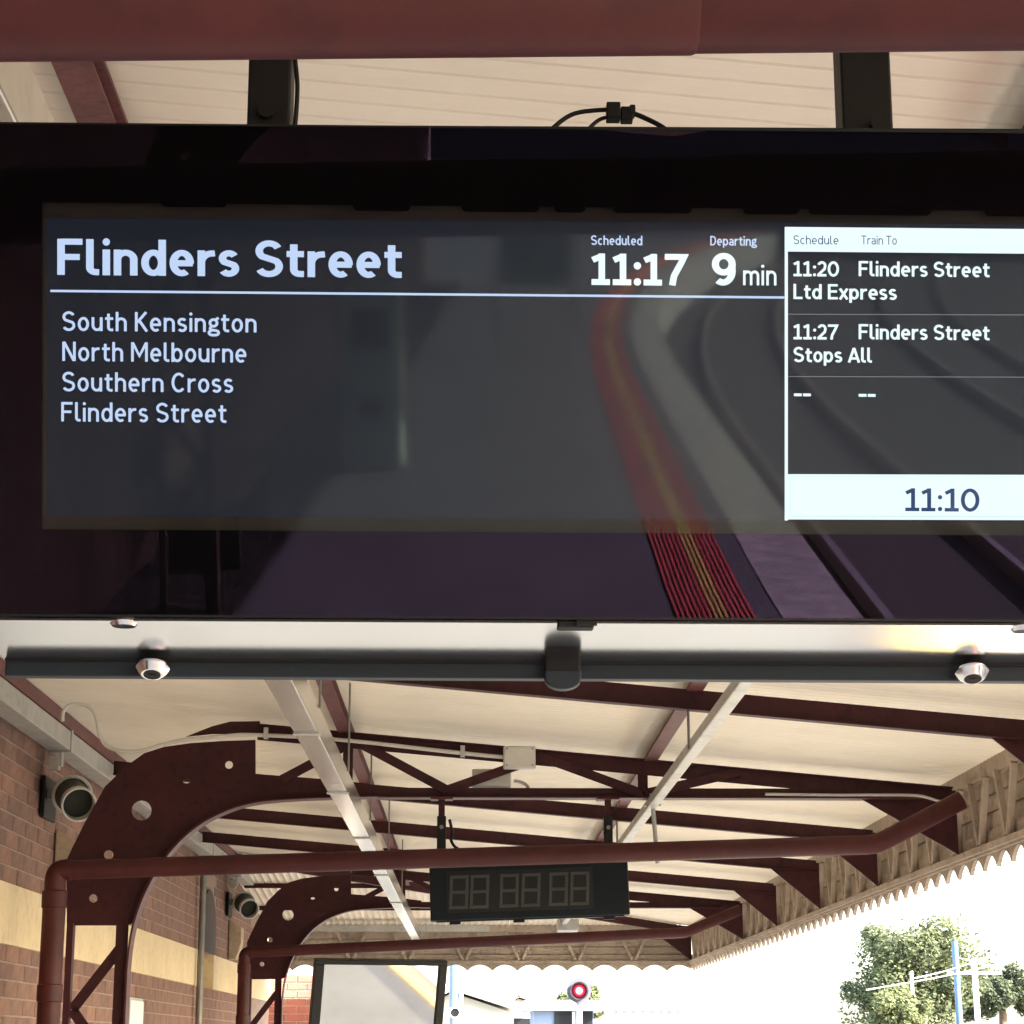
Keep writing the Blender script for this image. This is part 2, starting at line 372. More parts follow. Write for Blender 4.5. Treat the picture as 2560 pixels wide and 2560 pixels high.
# ---------------------------------------------------------------- canopy roof
can = thing('canopy_roof', 'cream ribbed sheet metal platform canopy roof on maroon rafters', 'canopy', (0, 7, 3.2))
SW, NR = .76, 10                  # cover width, ribs per sheet
prof = [(0, 0), (.030, .0008), (.060, 0), (.0645, -.0022), (.0685, -.0025), (.0725, -.0006)]
def sheet(y0, y1, xs, z_of, name='roof_sheet'):
    ys = []
    r = SW/NR; k = 0
    while y0+k*r < y1-1e-6:
        for (a, b) in prof:
            if y0+k*r+a < y1: ys.append((y0+k*r+a, b))
        k += 1
    ys += [(y1, 0), (y1+.010, .0022)]; g = G(); n = 0
    for (yy, dz) in ys:
        x0, x1 = xs(yy)
        g.v += [V((x0, yy, z_of(x0)+dz)), V((x1, yy, z_of(x1)+dz))]
    for i in range(len(ys)-1): g.f.append((2*i, 2*i+1, 2*i+3, 2*i+2))
    return g.build(name, cream_roof, can)
def hipx(y):                       # where the end hip meets the main slope
    x = (3.262-hip_z(y))/.089
    return min(max(x, -2.6), 2.72)
y = YBACK
while y < 26.4:
    y1 = min(y+SW, 26.48)
    sheet(y, y1, lambda q: (-2.6 if q < 21.3 else max(-2.6, hipx(q)-.4), 2.72), lambda x: roof_z(x))
    y += SW+.0008
# hip end: ribs run the other way
x = -2.6
while x < 2.6:
    x1 = min(x+.76, 2.66); g = G(); xs = []
    k = 0
    while x+k*.076 < x1-1e-6:
        for (a, b) in ((0, 0), (.019, .009), (.038, .012), (.057, .009)):
            if x+k*.076+a < x1: xs.append((x+k*.076+a, b))
        k += 1
    xs.append((x1, 0))
    for (xx, dz) in xs:
        yh = 21.3+(3.485-roof_z(xx))/.0865; yh = max(21.3, min(26.5, yh))
        g.v += [V((xx, yh, hip_z(yh)+dz-.012)), V((xx, 26.55, hip_z(26.55)+dz-.012))]
    for i in range(len(xs)-1): g.f.append((2*i, 2*i+1, 2*i+3, 2*i+2))
    g.build('hip_sheet', cream_roof, can); x = x1+.0008
# purlins
for xp in (-.70, .965):
    yh = 21.3+(3.485-roof_z(xp))/.0865
    zt = roof_z(xp)-.008
    g = G(); g.box((xp-.004, YBACK, zt-PUR), (xp+.004, yh-.1, zt)); g.box((xp+.004, YBACK, zt-.012), (xp+.035, yh-.1, zt-.003)); g.box((xp-.035, YBACK, zt-PUR-.006), (xp+.035, yh-.1, zt-PUR))
    g.build('purlin', maroon_worn, can)
for k, yy in enumerate((23.3, 24.9)):
    zt = hip_z(yy)-.016; x1 = hipx(yy)
    g = G(); g.box((-2.45, yy, zt-.05), (x1-.05, yy+.04, zt)); g.build('hip_purlin', maroon_steel, can)
g = G(); g.bar((-2.4, 21.35, roof_z(-2.4)-.07), (2.6, 26.4, roof_z(2.6)-.07), .05, .09); g.build('hip_rafter', maroon_steel, can)
g = G(); g.box((-2.45, 26.0, 2.93), (.2, 26.12, 3.0)); g.build('end_gutter', grey_steel, can)
# rafters with their gussets
def gusset(g, Y, x_in=2.24):
    g.prism([(x_in, Y-.006, roof_z(x_in)-PUR-RAF-.004), (XV-.03, Y-.006, 2.60), (XV-.03, Y-.006, roof_z(XV)-PUR-.02), (x_in, Y-.006, roof_z(x_in)-PUR-RAF+.02)], (0, .012, 0))
    return g
for k in range(-6, 9):
    if k % 4 == 0: continue
    Y = 11.6+k*2.3625
    if Y > 21 or Y < YBACK: continue
    z0, z1 = roof_z(-2.34)-PUR-.008, roof_z(2.6)-PUR-.008
    g = G(); g.hexa([(-2.34, Y-.004, z0-RAF), (2.60, Y-.004, z1-RAF), (2.60, Y+.004, z1-RAF), (-2.34, Y+.004, z0-RAF), (-2.34, Y-.004, z0), (2.60, Y-.004, z1), (2.60, Y+.004, z1), (-2.34, Y+.004, z0)])
    g.hexa([(-2.34, Y-.03, z0-RAF-.007), (2.60, Y-.03, z1-RAF-.007), (2.60, Y+.03, z1-RAF-.007), (-2.34, Y+.03, z0-RAF-.007), (-2.34, Y-.03, z0-RAF), (2.60, Y-.03, z1-RAF), (2.60, Y+.03, z1-RAF), (-2.34, Y+.03, z0-RAF)])
    ra = g.build('rafter', maroon_steel, can)
    gusset(G(), Y).build('gusset', maroon_steel, ra)

# ---------------------------------------------------------------- arched truss frame (drawn once, copied along the platform)
Y2 = YF[2]
def PD(x, y): return atY(x*SD, y*SD, Y2)
fr = thing('arched_truss_frame', 'maroon arched steel truss frame holding the digital clock', 'roof frame', (-2.1, Y2, 0), 'arched canopy frames')
def circle_hole_plate(outer, holes, m, name, parent, th=.012):
    """flat plate with holes: triangulated with bmesh, then extruded"""
    bm = bmesh.new(); edges = []
    for loop in [outer]+holes:
        vs = [bm.verts.new(p) for p in loop]
        edges += [bm.edges.new((vs[i], vs[(i+1) % len(vs)])) for i in range(len(vs))]
    bmesh.ops.triangle_fill(bm, use_beauty=True, use_dissolve=False, edges=edges)
    ext = bmesh.ops.extrude_face_region(bm, geom=bm.faces[:])
    bmesh.ops.translate(bm, vec=(0, th, 0), verts=[e for e in ext['geom'] if isinstance(e, bmesh.types.BMVert)])
    bmesh.ops.recalc_face_normals(bm, faces=bm.faces)
    me = bpy.data.meshes.new(name); o0 = ORG[parent.name]
    bmesh.ops.translate(bm, vec=-o0, verts=bm.verts); bm.to_mesh(me); bm.free()
    o = bpy.data.objects.new(name, me); COL.objects.link(o); me.materials.append(m); o.parent = parent; ORG[o.name] = o0
    return o
inner_px = [(720, 1503), (600, 1506), (510, 1511), (460, 1519), (415, 1535), (375, 1557), (338, 1588), (305, 1628), (278, 1675), (258, 1724), (246, 1775), (240, 1830)]
inner = curve_pts([PD(*p) for p in inner_px], 3)
outer = [PD(237.5, 1746), PD(126, 1746), PD(126, 1622), PD(136, 1600), PD(160, 1552), PD(198, 1484), PD(236, 1447), PD(272, 1421), PD(310, 1409), PD(360, 1402), PD(420, 1398), PD(482, 1396), PD(482, 1460), PD(560, 1466), PD(640, 1472), PD(720, 1482)]
cut = [p for p in inner if p.z > PD(240, 1746).z]
plate_loop = outer+cut
holes = []
for (x, y, rx, ry) in ((432, 1443, 7.5, 7.5), (352, 1474, 7, 4), (267, 1529, 19, 19), (205, 1613, 9, 9), (176, 1695, 8, 8)):
    holes.append([PD(x+rx*math.cos(2*math.pi*i/16), y+ry*math.sin(2*math.pi*i/16)) for i in range(16)])
circle_hole_plate(plate_loop, holes, maroon_steel, 'arch_plate', fr)
# inner flange of the arch, and post flange below it
fl = inner+[V((inner[-1].x+.0, Y2, .0))]
g = G(); th = .008; a = []; b = []
for i, p in enumerate(fl):
    d = (fl[min(i+1, len(fl)-1)]-fl[max(i-1, 0)]).normalized(); nn = V((d.z, 0, -d.x))
    if nn.x < 0: nn = -nn
    if nn.z > 0 and abs(nn.x) < .2: nn = -nn
    a.append(p+V((0, -.055, 0))); b.append(p+V((0, .065, 0)))
g.strip(a, b, (.010, 0, -.006)); smooth_tube(g.build('arch_flange', maroon, fr), 50)
xL, xR = PD(150, 1746).x, PD(240, 1800).x
zp = PD(200, 1746).z
xs0 = PD(217, 1800).x
g = G(); g.box((xs0, Y2-.002, 0), (xR-.001, Y2+.014, zp+.01)); g.build('post_chord', maroon_steel, fr)
g = G(); g.box((PD(128, 1746).x, Y2-.03, 0), (PD(140, 1746).x, Y2+.04, zp+.01)); g.build('post_chord', maroon_steel, fr)
zz = PD(220, 1790).z; hh = PD(220, 1790).z-PD(125, 1905).z; k = 0
while zz-hh > .1:
    p, q = ((xs0+.02, zz), (xL-.02, zz-hh)) if k % 2 == 0 else ((xL-.02, zz), (xs0+.02, zz-hh))
    g = G(); g.bar((p[0], Y2+.02, p[1]), (q[0], Y2+.02, q[1]), .010, .052, up=(0, -1, 0)) if False else g.bar((p[0], Y2+.022, p[1]), (q[0], Y2+.022, q[1]), .012, .055)
    g.build('lattice_bar', maroon_steel, fr); zz -= hh; k += 1
# chords
zb0, zb1 = 2.905, 2.955
g = G(); g.box((PD(640, 1490).x, Y2-.004, zb0), (2.46, Y2+.006, zb1)); bc = g.build('bottom_chord', maroon_steel, fr)
g = G(); g.box((inner[0].x-.02, Y2-.05, zb0-.008), (2.42, Y2+.06, zb0-.001)); g.build('chord_flange', maroon, bc)
def pb0(x, y): return atY(x, y, Y2)
def tz(x): return roof_z(x)-PUR-.008
xa = pb0(645, 1800).x
g = G(); g.hexa([(xa, Y2-.005, tz(xa)-RAF), (2.6, Y2-.005, tz(2.6)-RAF), (2.6, Y2+.005, tz(2.6)-RAF), (xa, Y2+.005, tz(xa)-RAF), (xa, Y2-.005, tz(xa)), (2.6, Y2-.005, tz(2.6)), (2.6, Y2+.005, tz(2.6)), (xa, Y2+.005, tz(xa))])
tcd = g.build('top_chord', maroon_steel, fr)
g = G(); g.hexa([(xa, Y2-.035, tz(xa)-.007), (2.6, Y2-.035, tz(2.6)-.007), (2.6, Y2-.006, tz(2.6)-.007), (xa, Y2-.006, tz(xa)-.007), (xa, Y2-.035, tz(xa)), (2.6, Y2-.035, tz(2.6)), (2.6, Y2-.006, tz(2.6)), (xa, Y2-.006, tz(xa))])
g.build('chord_flange', maroon_steel, tcd)
g = G(); g.prism([V((q.x, Y2-.004, q.z)) for q in (pb0(464, 1842), pb0(530, 1816), pb0(576, 1804), pb0(650, 1803), pb0(650, 1836), pb0(530, 1835))], (0, .009, 0)); g.build('chord_tail', maroon_steel, fr)
gusset(G(), Y2, 2.05).build('gusset', maroon_steel, fr)
def pb(x, y): return atY(x, y, Y2)
for (p, q) in (((705, 1950), (860, 1868)), ((905, 1862), (1118, 1976)), ((1118, 1976), (1320, 1905)), ((1345, 1890), (1605, 1985)), ((1612, 1985), (1850, 1930))):
    a, b = pb(*p), pb(*q); a.y = b.y = Y2-.014
    g = G(); g.bar(a, b, .012, .050); g.build('diagonal', maroon_steel, fr)
for x in (868, 1608):
    a, b = pb(x, 1990), pb(x, 1835 if x < 1000 else 1895); a.y = b.y = Y2+.016
    b.x = a.x; g = G(); g.box((a.x-.027, Y2+.007, 2.93), (a.x+.027, Y2+.018, tz(a.x)-.01)); g.build('vertical_strut', maroon_steel, fr)
for x in (1118, 1608):
    a = pb(x, 1975); g = G(); g.tube([(a.x, Y2-.030, a.z), (a.x, Y2-.018, a.z)], .012, 6); g.build('bolt', maroon_steel, fr)
for (x, z) in ((2.3, 2.93), (1.9, 2.93)):
    pass
lbl = ['maroon arched steel truss frame beside the platform bench, behind the camera', 'maroon arched steel truss frame carrying the departure display', None, 'maroon arched steel truss frame next to the framed mirror, under the ribbed hip end']
for i, yy in enumerate(YF):
    if i == 2: continue
    c = copy_tree(fr); c.location.y = yy; c['label'] = lbl[i]

# ---------------------------------------------------------------- drain pipes across the platform
def drain_pipe(label, Y, left, right, r, bend=None, down=True, coup=None):
    t = thing('drain_pipe', label, 'pipe', (left[0], Y, left[1]), 'maroon drain pipes below the canopy frames')
    pts = [V((left[0], Y, left[1])), V((right[0], Y, right[1]))]
    if bend:
        b = V((bend[0], Y, bend[1])); d1 = (pts[1]-pts[0]).normalized(); d2 = (b-pts[1]).normalized(); c = pts[1]
        pts = [pts[0], c-d1*.05, c-d1*.018+d2*.004, c+d2*.018-d1*.004, c+d2*.05, b]
    g = G(); g.tube(pts, r, 32); smooth_tube(g.build('pipe', maroon_pipe, t))
    if coup is not None:
        d = (V((right[0], Y, right[1]))-V((left[0], Y, left[1]))).normalized(); p = V((coup, Y, left[1]+(right[1]-left[1])*(coup-left[0])/(right[0]-left[0])))
        g = G(); g.tube([p-d*1.9, p-d*.004, p], [r+.0016, r+.0016, r+.0002], 32); smooth_tube(g.build('slip_joint', maroon_pipe, t))
    if down:
        xl = left[0]-.05
        g = G(); g.tube([(xl, Y, 0.02), (xl, Y, left[1]-.115)], r*1.18, 24); smooth_tube(g.build('down_pipe', maroon_pipe, t))
        g = G(); g.tube(curve_pts([(left[0]+.03, Y, left[1]+.001), (xl+.045, Y, left[1]), (xl+.012, Y, left[1]-.012), (xl, Y, left[1]-.05), (xl, Y, left[1]-.12)], 4), r*1.10, 20); smooth_tube(g.build('elbow', maroon_pipe, t))
        for zc in (left[1]-.15, left[1]-.62):
            g = G(); g.tube([(xl, Y, zc-.045), (xl, Y, zc-.04), (xl, Y, zc+.04), (xl, Y, zc+.045)], [r*1.2, r*1.30, r*1.30, r*1.2], 24); smooth_tube(g.build('socket', maroon_pipe, t))
    return t
rp = .050
drain_pipe('thick maroon drain pipe running across just above the departure display', 1.80, (-2.10, 2.472-.026+rp), (2.05, 2.525+rp), rp*1.02, down=True, coup=atY(1740, 60, 1.8).x)
drain_pipe('maroon drain pipe crossing in front of the hanging digital clock', 11.2, (-2.10, 2.481), (2.10, 2.618), rp, bend=(2.56, 2.850))
drain_pipe('farther thin maroon drain pipe below the ribbed hip end of the roof', 20.65, (-2.10, 2.458), (2.02, 2.645), rp, bend=(2.55, 2.86))

# ---------------------------------------------------------------- timber valance along the track side and across the end
def valance(label, p0, p1, outn, pitch_v, name='timber_valance'):
    """p0 -> p1 horizontally at platform side; outn points outwards"""
    p0, p1, outn = V(p0), V(p1), V(outn); L = (p1-p0).length; d = (p1-p0).normalized()
    t = thing(name, label, 'valance', tuple((p0+p1)/2+V((0, 0, 2.6))), 'tan timber valances edging the canopy')
    def P(s_, z, o): q = p0+d*s_+outn*o; return V((q.x, q.y, z))
    def bd(s0, s1, z0, z1, o0, o1, nm, m=valance_tan, par=t):
        g = G(); g.hexa([P(s0, z0, o0), P(s1, z0, o0), P(s1, z0, o1), P(s0, z0, o1), P(s0, z1, o0), P(s1, z1, o0), P(s1, z1, o1), P(s0, z1, o1)]); return g.build(nm, m, par)
    for (z0, z1, o0, o1) in ((2.605, 2.675, .010, .034), (2.683, 2.765, .030, .038), (2.777, 2.855, .030, .038), (2.945, 3.030, -.012, .034), (2.868, 2.950, .035, .042), (2.60, 2.96, .044, .052)):
        bd(0, L, z0, z1, o0, o1, 'plank')
    bd(0, L, 2.572, 2.604, -.030, .042, 'moulding')
    bd(0, L, 2.558, 2.5715, -.012, .036, 'moulding')
    # scalloped lower board
    n = int(L/.30); pit = L/n; a = []; b = []
    for i in range(n*10+1):
        s_ = L*i/(n*10); ph = (i % 10)/10
        zc = 2.482+.072*(abs(math.sin(math.pi*ph))**.8)*1.0
        a.append(P(s_, 2.557, .006)); b.append(P(s_, zc, .006))
    g = G(); g.strip(a, b, outn*.022); g.build('scalloped_board', valance_tan, t)
    # V braces
    k = 0; s_ = .15
    while s_ < L-.35:
        for (s0, s1) in ((s_, s_+.16), (s_+.36, s_+.20)):
            g = G(); a_, b_ = P(s0, 2.943, -.016), P(s1, 2.612, -.016); g.bar(a_, b_, .030, .034, up=tuple(d)); g.build('brace', valance_tan, t)
        s_ += pitch_v
    return t
valance('long tan scalloped timber valance along the track side of the canopy', (XV, 5.5, 0), (XV, YEND+.05, 0), (1, 0, 0), .59)
valance('short tan scalloped timber valance closing the far canopy end above the signal', (-2.48, YEND, 0), (XV+.015, YEND, 0), (0, 1, 0), .685)

g = G(); g.prism([(2.22, 26.40, 2.93), (2.655, 26.40, 2.60), (2.655, 26.40, 3.0), (2.22, 26.40, 3.0)], (0, .012, 0)); g.build('gusset', maroon_steel, can)
# ---------------------------------------------------------------- suspended trunking
t = thing('metal_trunking', 'wide shiny metal cable trunking hung on rods beside the wall', 'trunking', (-.56, 10, 2.67))
y = 1.0; k = 0
while y < 25.4:
    y1 = min(y+3.0, 25.6); g = G(); g.box((-.697, y, 2.780), (-.604, y1-.004, 2.892)); bevel(g.build('trunk_length', trunk_m, t), .004); y = y1; k += 1
for yy in (3.9, 8.3, 10.3, 12.6, 15.4, 18.4):
    g = G(); g.tube([(-.60, yy, 2.88), (-.60, yy, roof_z(-.60)-.005)], .005, 6); g.build('hanger_rod', grey_dark, t)
    g = G(); g.box((-.701, yy-.02, 2.774), (-.596, yy+.02, 2.780)); g.build('bracket', grey_steel, t)
t = thing('strut_channel', 'thin grey strut channel hung on rods nearer the track side', 'channel', (.96, 10, 2.86))
for (y0, y1) in ((1.0, 8.75), (8.755, 14.5), (14.505, 23.6)):
    g = G(); g.box((.938, y0, 2.842), (.942, y1, 2.888)); g.box((.942, y0, 2.840), (.984, y1, 2.845)); g.box((.984, y0, 2.842), (.988, y1, 2.888)); g.build('channel_length', grey_steel, t)
for yy in (4.5, 9.24, 13.96, 16.3):
    g = G(); g.tube([(.935, yy, 2.85), (.935, yy, roof_z(.935)-.15)], .006, 6); g.build('hanger_rod', grey_dark, t)
g = G(); g.box((.90, 22.9, 2.78), (1.12, 23.3, 2.90)); bevel(g.build('end_box', grey_steel, t), .008)

# conduits, boxes and loose cables on the clock frame
cp = thing('truss_conduit', 'pale flexible conduit looping off the wall beam and along the arched frame', 'conduit', tuple(PD(300, 1400)))
pts = [PD(308, 1407), PD(345, 1398), PD(420, 1391), PD(480, 1388)]+[PD(640, 1397), PD(860, 1421), PD(960, 1431)]
for p in pts: p.y = Y2-.03
g = G(); g.tube(curve_pts(pts, 6), .011, 8); smooth_tube(g.build('conduit', pale_pvc, cp))
q = [PD(122, 1364), PD(124, 1345), PD(140, 1332), PD(170, 1336), PD(185, 1356), PD(190, 1385), PD(204, 1410), PD(235, 1420), PD(270, 1419), PD(308, 1407)]
for i, p in enumerate(q): p.y = Y2-.06
g = G(); g.tube(curve_pts(q, 5), .010, 8); smooth_tube(g.build('cable_loop', pale_pvc, cp))
for x, y in ((503, 1385), (873, 1419)):
    p = PD(x, y); g = G(); g.box((p.x-.012, Y2-.045, p.z-.03), (p.x+.012, Y2-.012, p.z+.03)); g.build('clip', grey_steel, cp)
jb = thing('junction_box', 'cream square junction box screwed to the sloping top chord of the truss', 'junction box', tuple(PD(979, 1432)), 'cream junction boxes on the clock truss')
a, b = pb(1258, 1925), pb(1338, 1870)
g = G(); g.box((a.x, Y2-.085, a.z), (b.x, Y2-.012, b.z)); bevel(g.build('box', pale_pvc, jb), .008)
g = G(); g.box((a.x+.006, Y2-.092, a.z+.006), (b.x-.006, Y2-.086, b.z-.006)); bevel(g.build('lid', pale_pvc, jb), .003)
for sx in (a.x+.018, b.x-.018):
    for sz in (a.z+.016, b.z-.016): g = G(); g.tube([(sx, Y2-.095, sz), (sx, Y2-.091, sz)], .005, 8); g.build('screw', grey_dark, jb)
jb2 = thing('junction_box', 'low cream junction box tucked behind a truss diagonal above the clock', 'junction box', tuple(pb(1215, 1945)), 'cream junction boxes on the clock truss')
a, b = pb(1180, 1968), pb(1278, 1921)
g = G(); g.box((a.x, Y2+.02, a.z), (b.x, Y2+.08, b.z)); bevel(g.build('box', pale_pvc, jb2), .008)
pts = [pb(1285, 1950), pb(1300, 1952), pb(1318, 1962), pb(1326, 1985)]
for p in pts: p.y = Y2+.05
g = G(); g.tube(curve_pts(pts, 4), .010, 8); smooth_tube(g.build('cable', pale_pvc, jb2))
vc = thing('vertical_conduit', 'thin grey conduit dropping from the truss beside the right clock hanger', 'conduit', tuple(pb(1630, 1990)))
a, b = pb(1628, 1985), pb(1643, 2160); a.y = b.y = Y2-.03
g = G(); g.tube([a, b], .012, 10); smooth_tube(g.build('conduit', grey_steel, vc))
a = pb(1618, 2012); g = G(); g.box((a.x-.02, Y2-.05, a.z-.012), (a.x+.07, Y2-.012, a.z)); g.build('clamp', grey_steel, vc)
ec = thing('eaves_cable', 'pale cable sagging from the truss end to the valance corner', 'cable', tuple(pb(2200, 1985)))
pts = [pb(1910, 1988), pb(2080, 1990), pb(2200, 1990), pb(2290, 1992), pb(2345, 2006)]
for p in pts: p.y = Y2-.05
g = G(); g.tube(curve_pts(pts, 6), .008, 8); smooth_tube(g.build('cable', grey_steel, ec))

# ---------------------------------------------------------------- hanging digital clock
Yc = 11.58
ck = thing('digital_clock', 'black digital clock with six unlit digits hanging under the truss', 'clock', (.30, Yc, 2.4))
ROLL = -.033
def CK(x, z, o):                   # clock face coordinates: metres from its centre
    c = V((.302, Yc, 2.405)); return c+V((x*math.cos(ROLL)+z*math.sin(ROLL), -o, -x*math.sin(ROLL)+z*math.cos(ROLL)))
def ckbox(x0, x1, z0, z1, o0, o1, nm, m, par=ck):
    g = G(); g.hexa([CK(x0, z0, o0), CK(x1, z0, o0), CK(x1, z0, o1), CK(x0, z0, o1), CK(x0, z1, o0), CK(x1, z1, o0), CK(x1, z1, o1), CK(x0, z1, o1)]); return g.build(nm, m, par)
clock_body = mat('clock_black', (.006, .009, .012), .5, spec=.15)
clock_win = mat('clock_window', (.013, .0138, .0135), .35, spec=.2)
clock_seg = mat('unlit_segment', (.042, .044, .042), .6, spec=.2)
bevel(ckbox(-.53, .53, -.145, .16, -.09, .05, 'case', clock_body), .006)
ckbox(-.44, .34, -.105, .112, .05, .053, 'window', clock_win)
bmv = ckbox(-.5, .5, -.152, -.146, -.02, .03, 'base_strip', clock_body)
for kx in (-.40, -.06, .42): ckbox(kx-.03, kx+.03, -.165, -.152, -.02, .02, 'bracket_foot', clock_body)
for dxx in (-.375, -.265, -.108, .008, .155, .268):
    wv, hv, tk = .050, .088, .016
    dg = G()
    for (x0, x1, z0, z1) in ((-wv, wv, hv-tk, hv), (-wv, wv, -tk/2, tk/2), (-wv, wv, -hv, -hv+tk), (-wv, -wv+tk, .009, hv-tk-.002), (wv-tk, wv, .009, hv-tk-.002), (-wv, -wv+tk, -hv+tk+.002, -.009), (wv-tk, wv, -hv+tk+.002, -.009)):
        s_ = .06
        dg.hexa([CK(dxx+x0+s_*z0, z0, .053), CK(dxx+x1+s_*z0, z0, .053), CK(dxx+x1+s_*z0, z0, .056), CK(dxx+x0+s_*z0, z0, .056), CK(dxx+x0+s_*z1, z1, .053), CK(dxx+x1+s_*z1, z1, .053), CK(dxx+x1+s_*z1, z1, .056), CK(dxx+x0+s_*z1, z1, .056)])
    dg.build('digit', clock_seg, ck)
for px in (1104, 1520):
    p = atY(px, 2050, Yc); 
    g = G(); g.box((p.x-.024, Yc-.02, 2.53), (p.x+.024, Yc+.02, 2.80)); bevel(g.build('hanger', black_m, ck), .004)
    g = G(); g.box((p.x-.017, Yc-.012, 2.79), (p.x+.017, Yc+.012, 2.905)); g.build('hanger_stub', maroon_steel, ck)
    g = G(); g.box((p.x-.06, Yc-.05, 2.887), (p.x+.06, Yc+.05, 2.896)); g.build('hanger_plate', maroon, ck)
    for zz in (2.74,): g = G(); g.tube([(p.x, Yc-.03, zz), (p.x, Yc-.018, zz)], .012, 6); g.build('bolt', grey_dark, ck)
g = G(); pts = [(atY(1124, 2040, Yc).x, Yc-.03, 2.78), (atY(1132, 2060, Yc).x, Yc-.03, 2.70), (atY(1128, 2070, Yc).x, Yc-.03, 2.67), (atY(1140, 2085, Yc).x, Yc-.03, 2.63), (atY(1170, 2095, Yc).x, Yc-.03, 2.60), (atY(1190, 2100, Yc).x, Yc-.02, 2.545)]
g.tube(curve_pts(pts, 5), .008, 8); smooth_tube(g.build('cable', rubber_m, ck))

# ---------------------------------------------------------------- round wall lamps
def wall_lamp(label, Y):
    c = V((-2.30, Y, 2.99)); t = thing('wall_lamp', label, 'lamp', (-2.5, Y, 2.99), 'round wall lamps under the canopy')
    g = G(); g.box((XW+.006, Y+.04, 2.88), (XW+.03, Y+.40, 3.12)); bevel(g.build('mount_plate', black_m, t), .006)
    g = G(); g.bar((XW+.02, Y+.14, 3.02), (-2.33, Y+.14, 3.02), .05, .06); g.build('arm', grey_dark, t)
    dY = Y-12.38; p0 = atY(179, 1986, 12.48)+V((0, dY, 0)); p1 = atY(197, 2011, 12.28)+V((0, dY, 0)); ax = (p1-p0).normalized()
    g = G(); g.tube([p0-ax*.09, p0-ax*.02, p0, p0+ax*.02, p1-ax*.02, p1], [.05, .09, .106, .092, .090, .092], 28, cap=False); smooth_tube(g.build('housing', mat('lamp_shell', (.085, .08, .068), .6, var=.3, scale=14), t), 60)
    g = G(); g.lathe(p0, ax, [(.0, .108), (.012, .118), (.026, .118), (.030, .112), (.020, .100)], 32); smooth_tube(g.build('rear_ring', pale_pvc, t), 60)
    g = G(); g.lathe(p1, ax, [(-.05, .096), (0, .101), (.010, .101), (.012, .097), (.010, .090), (-.045, .086)], 32); smooth_tube(g.build('front_rim', pale_pvc, t), 60)
    g = G(); g.tube([p1-ax*.06, p1-ax*.045], [.088, .088], 28); g.build('lens', lens_m, t)
    g = G(); g.box((-2.47, Y+.1, 3.16), (-2.41, Y+.16, 3.24)); bevel(g.build('cable_box', pale_pvc, t), .005)
    g = G(); g.tube([(-2.40, Y+.12, 3.272), (-2.40, Y+.12, 3.18)], .012, 8); g.build('cable', pale_pvc, t)
    return t
wall_lamp('round grey wall lamp above the corbel near the large speaking arch bracket'.replace('speaking ', ''), 12.38)
wall_lamp('round grey wall lamp by the arched window recess, farther along the wall', 22.0)

# ---------------------------------------------------------------- departure display
u_ = (rt+dn*.009).normalized(); v_ = (rt*-.009+dn-fw*.04).normalized(); n_ = u_.cross(v_)
if n_.dot(fw) > 0: n_ = -n_
O_ = EYE+ray(1280, 927)*2.45
def F(xd, yd, off=0.0):
    """point on the display face under zoom-view pixel (xd, yd); off = metres behind the glass"""
    r = ray(xd*SD, yd*SD); t = ((O_-n_*off)-EYE).dot(n_)/r.dot(n_); return EYE+r*t
SLP = .0090
def row(y, x): return y+SLP*(x-0)
sg = thing('departure_display', 'long black hanging departure display screen listing trains to Flinders Street', 'display', tuple(F(1000, 1160)))
x0, x1, yT, yB = -46, 2216, 230, 1163
def quadbox(xa, xb, ya, yb, o0, o1, nm, m, par=sg, slope=SLP, slope2=None):
    s2 = slope if slope2 is None else slope2
    c = [(xa, ya+slope*xa), (xb, ya+slope*xb), (xb, yb+s2*xb), (xa, yb+s2*xa)]
    g = G(); g.hexa([F(x, y, o1) for x, y in c]+[F(x, y, o0) for x, y in c]); return g.build(nm, m, par)
wd_ = V((-u_.y, u_.x, 0)).normalized()          # horizontal direction from front to back
if wd_.y < 0: wd_ = -wd_
A, B, C_, D_ = [F(x, y+SLP*x*.6, .022) for x, y in ((x0, yT), (x1, yT), (x1, yB-4), (x0, yB-4))]
bot = .135; top = .36
zb = min(C_.z, D_.z)
g = G(); g.hexa([D_, C_, C_+wd_*bot, D_+wd_*bot, A, B, B+wd_*top, A+wd_*top]); bevel(g.build('housing', housing_m, sg), .004)
# bezel strips behind the glass
LX0, LX1, LY0, LY1 = 80, 2090, 381, 998
quadbox(x0+1, LX0, yT+2, yB-3, .004, .022, 'bezel', bezel_m)
quadbox(LX1, x1-1, yT+2, yB-3, .004, .022, 'bezel', bezel_m)
quadbox(LX0+.2, LX1-.2, yT+2, LY0, .004, .022, 'bezel', bezel_m)
quadbox(LX0+.2, LX1-.2, LY1, yB-3, .004, .022, 'bezel', bezel_m, slope=.0063, slope2=.006)
# outer frame edges
fm = housing_m
quadbox(x0, x1, yT, yT+4, -.001, .021, 'frame_edge', black_m)
quadbox(x0, x1, yB-5, yB, -.001, .020, 'frame_edge', black_m, slope=SLP*.62)
quadbox(x0-.2, x0+2.2, yT+4, yB-4, -.001, .021, 'frame_edge', black_m)
quadbox(x1-2, x1, yT+4, yB-4, -.001, .021, 'frame_edge', black_m)
